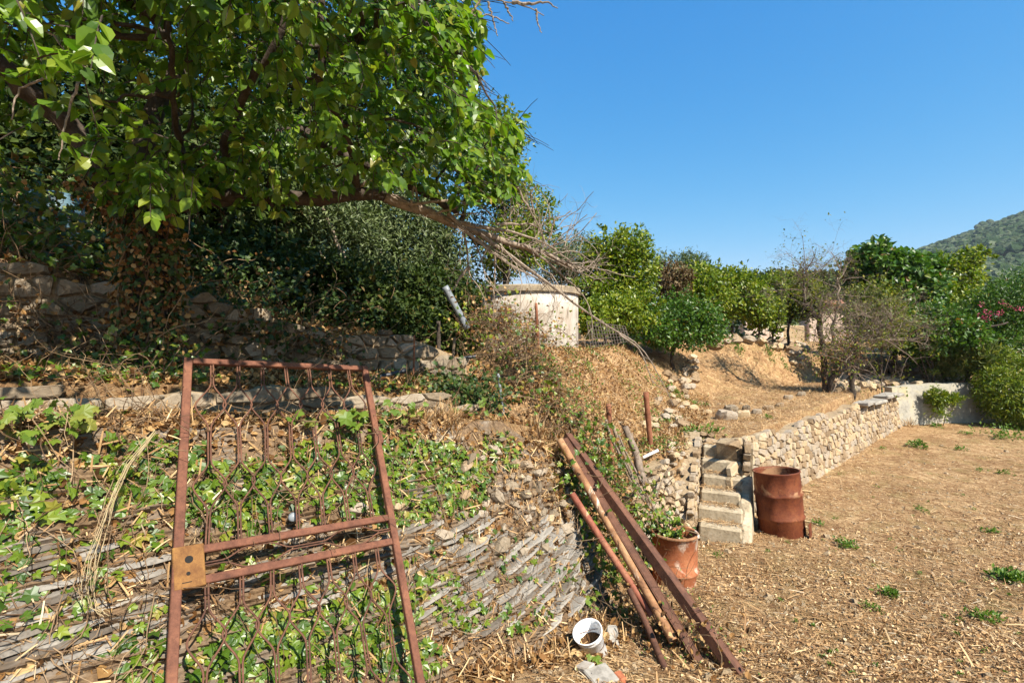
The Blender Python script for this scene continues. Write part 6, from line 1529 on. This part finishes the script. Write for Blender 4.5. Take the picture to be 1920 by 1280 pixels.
# dry creeper thatch over the bank below the tank
P = on_ground(26000, 5.3, 12, 1000, 1330); s2, w2 = polysd(P[:, 0], P[:, 1], BANK2); P = P[(s2 > -.5) & (s2 < 3.2)]; n = len(P); nr_ = hnormal(P[:, 0], P[:, 1], .08)
P = P+nr_*rs.uniform(0, .06, (n, 1)); th = empty('dry_thatch', (1.6, 8, 1.6), 'dry golden creeper thatch on the bank below the tank', 'dry creeper'); th['kind'] = 'stuff'
a = rs.rand(n) < .55
leaves_of(th, T_DEAD, P[a], rs.normal(0, 1, (a.sum(), 3)), norm(nr_[a]+rs.normal(0, .5, (a.sum(), 3))), rs.uniform(.02, .05, a.sum()), M['dead_leaf'], 0, stuff='dry_leaves')
leaves_of(th, T_STRAW, P[~a], rs.normal(0, 1, ((~a).sum(), 3)), norm(nr_[~a]+rs.normal(0, .6, ((~a).sum(), 3))), rs.uniform(.04, .12, (~a).sum()), M['straw'], 0, stuff='stalks')
k = (vnoise(P[:, 0]*1.7+4, P[:, 1]*1.7) > .56) & (rs.rand(n) < .33); m_ = k.sum()
leaves_of(th, T_SIMPLE, P[k]+nr_[k]*.03, rs.normal(0, 1, (m_, 3)), norm(nr_[k]+rs.normal(0, .5, (m_, 3))), rs.uniform(.03, .06, m_), M['weed_leaf'], 0, stuff='green_leaves')
# weeds
def weed(px, py, s, lab, n=22, mat='weed_leaf', group='green weeds on the straw field', tm=T_CHERRY, name='weed_plant', h=.35):
    n = int(n*2.6); tm = T_SIMPLE if tm is T_CHERRY else tm
    p = ground_at(px, py)[0]; r = s*p[1]/960.0
    k_ = max(3, n//9); cc = np.clip(rs.normal(0, .38, (k_, 2)), -.7, .7)*r; ci = rs.randint(0, k_, n); u = rdir(n, rs); u[:, 2] = np.abs(u[:, 2])
    P = np.stack([p[0]+cc[ci, 0], p[1]+cc[ci, 1], np.zeros(n)], -1)+u*np.array([.32*r, .32*r, 0])
    P[:, 2] = H(P[:, 0], P[:, 1])+.008+u[:, 2]*r*h*rs.uniform(.3, 1.6, n)
    root = link(name, mesh_np(name, *inst(tm, P, norm(u+[0, 0, .2]+rs.normal(0, .4, (n, 3))), norm(rs.normal(0, .4, (n, 3))+[0, 0, 1]), rs.uniform(.5, 1.2, n)*np.clip(r*.32, .02, .075)), M[mat])); recenter(root.data, p); root.location = p
    return tag(root, lab, 'weed', group)
BIG = [(1880, 822, 46, 'largest leafy green weed clump at the far right of the field', 120), (1722, 838, 20, 'bushy weed in the middle of the far field near the wall end', 60), (1895, 800, 20, 'weed clump just behind the largest clump', 50), (1810, 815, 11, 'small weed left of the largest clump', 30), (1800, 845, 14, 'flat pale weed in front of the largest clump', 30), (1655, 843, 9, 'small weed near the far end of the stone wall', 20), (1728, 958, 13, 'lone round weed in the middle of the field', 30), (1535, 985, 14, 'weed growing right beside the foot of the oil drum', 40),
       (1585, 1025, 22, 'loose weed patch right in front of the oil drum', 60), (1670, 1120, 24, 'weed patch in the centre of the near field', 60), (1635, 1145, 18, 'small leaved weed left of the centre patch', 40), (1850, 1165, 26, 'spreading weed near the lower right corner', 60), (1880, 890, 13, 'weed at the right edge beyond the middle of the field', 30), (1838, 885, 10, 'weed between the lone round weed and the right edge', 22), (1860, 1000, 16, 'thin weed patch at the right edge of the middle field', 40), (1900, 1090, 34, 'straggling grassy weed at the right edge of the near field', 90), (1560, 1230, 9, 'single small weed at the bottom of the near field', 18),
       (1440, 1035, 8, 'tiny weed in front of the lowest step', 16), (1345, 1045, 12, 'weed beside the half buried drum', 24), (1455, 1000, 9, 'weed left of the oil drum foot', 20), (1395, 990, 12, 'weed in the shade between steps and oil drum', 26), (1375, 935, 7, 'weed in the stair wall left of the oil drum', 16), (1320, 915, 16, 'feathery green weed on the wall beside the steps', 50)]
for a in BIG: weed(a[0], a[1], a[2], a[3], a[4])
weed(1487, 985, 14, 'dark creeping weed climbing the torn foot of the oil drum', 60, 'dark_ivy', h=1.6)
TERR = [(1385, 660, 14, 'bright weed on the slope below the upper rubble wall'), (1445, 668, 14, 'bright weed left of the leafless tree on the slope'), (1470, 690, 10, 'small weed below the slope left of the leafless trunks'), (1440, 785, 11, 'low green weed in front of the terrace rocks'), (1325, 827, 30, 'thin green grass patch above the steps'), (1295, 822, 24, 'thin green patch near the lone rusty post'), (1265, 740, 22, 'green creeper patch on the ruined rubble facing'), (1755, 800, 12, 'weed at the foot of the concrete wall')]
for a in TERR: weed(a[0], a[1], a[2], a[3], 46, group='green weeds on the terraces', tm=T_SIMPLE)
for k in range(48):
    px, py = rs.uniform(1450, 1915), rs.uniform(850, 1270)
    weed(px, py, rs.uniform(3.5, 9), 'tiny green weed seedling in the straw', rs.randint(6, 12), group='tiny weed seedlings in the straw')
# dry grass tufts
def tuft(px, py, n, L, lab, mat='straw'):
    p = ground_at(px, py)[0]; a = rs.uniform(0, 6.28, n); P = p+np.stack([np.cos(a), np.sin(a), 0*a], -1)*rs.uniform(0, .12, (n, 1)); P[:, 2] = H(P[:, 0], P[:, 1])
    o = link('dry_grass_tuft', mesh_np('dry_grass_tuft', *inst((T_STRAW[0]*[.6, 1, 1], T_STRAW[1]), P, norm(rs.normal(0, .5, (n, 3))+[0, -.2, 1]), rs.normal(0, 1, (n, 3)), rs.uniform(.5, 1.1, n)*L), M[mat])); tag(o, lab, 'grass tuft', 'dry grass tufts')
for a in [(845, 805, 160, .2, 'dry straw coloured grass tuft on top of the bank right of the gate'), (800, 800, 90, .15, 'smaller dry grass tuft beside the gate side of the large one'), (1010, 820, 90, .16, 'dry grass tuft above the leaning pipes'), (1705, 800, 60, .25, 'dry grass tuft where stone wall and concrete wall meet'), (1230, 890, 120, .14, 'matted dry grass under the thin grey stick'), (940, 640, 60, .3, 'pale dry grass under the vine tangle by the tank')]: tuft(*a)

# ---------------------------------------------------------------- air
HX0, HY0, HZ0, HZ1 = 1260.0, 1260.0, -16.0, 185.0
V, F = box_geo((0, 0, (HZ0+HZ1)/2), (HX0, 0, 0), (0, HY0, 0), (0, 0, (HZ1-HZ0)/2))
m, nt, out = new_mat('haze')
pv = N(nt, 'ShaderNodeVolumePrincipled'); pv.inputs['Color'].default_value = (.78, .88, 1.0, 1); pv.inputs['Density'].default_value = .0002; pv.inputs['Anisotropy'].default_value = .2
nt.links.new(pv.outputs[0], out.inputs['Volume'])
hz_ = tag(link('haze', mesh_np('haze', V, F, m)), 'thin summer haze over the valley', 'haze', kind='stuff')
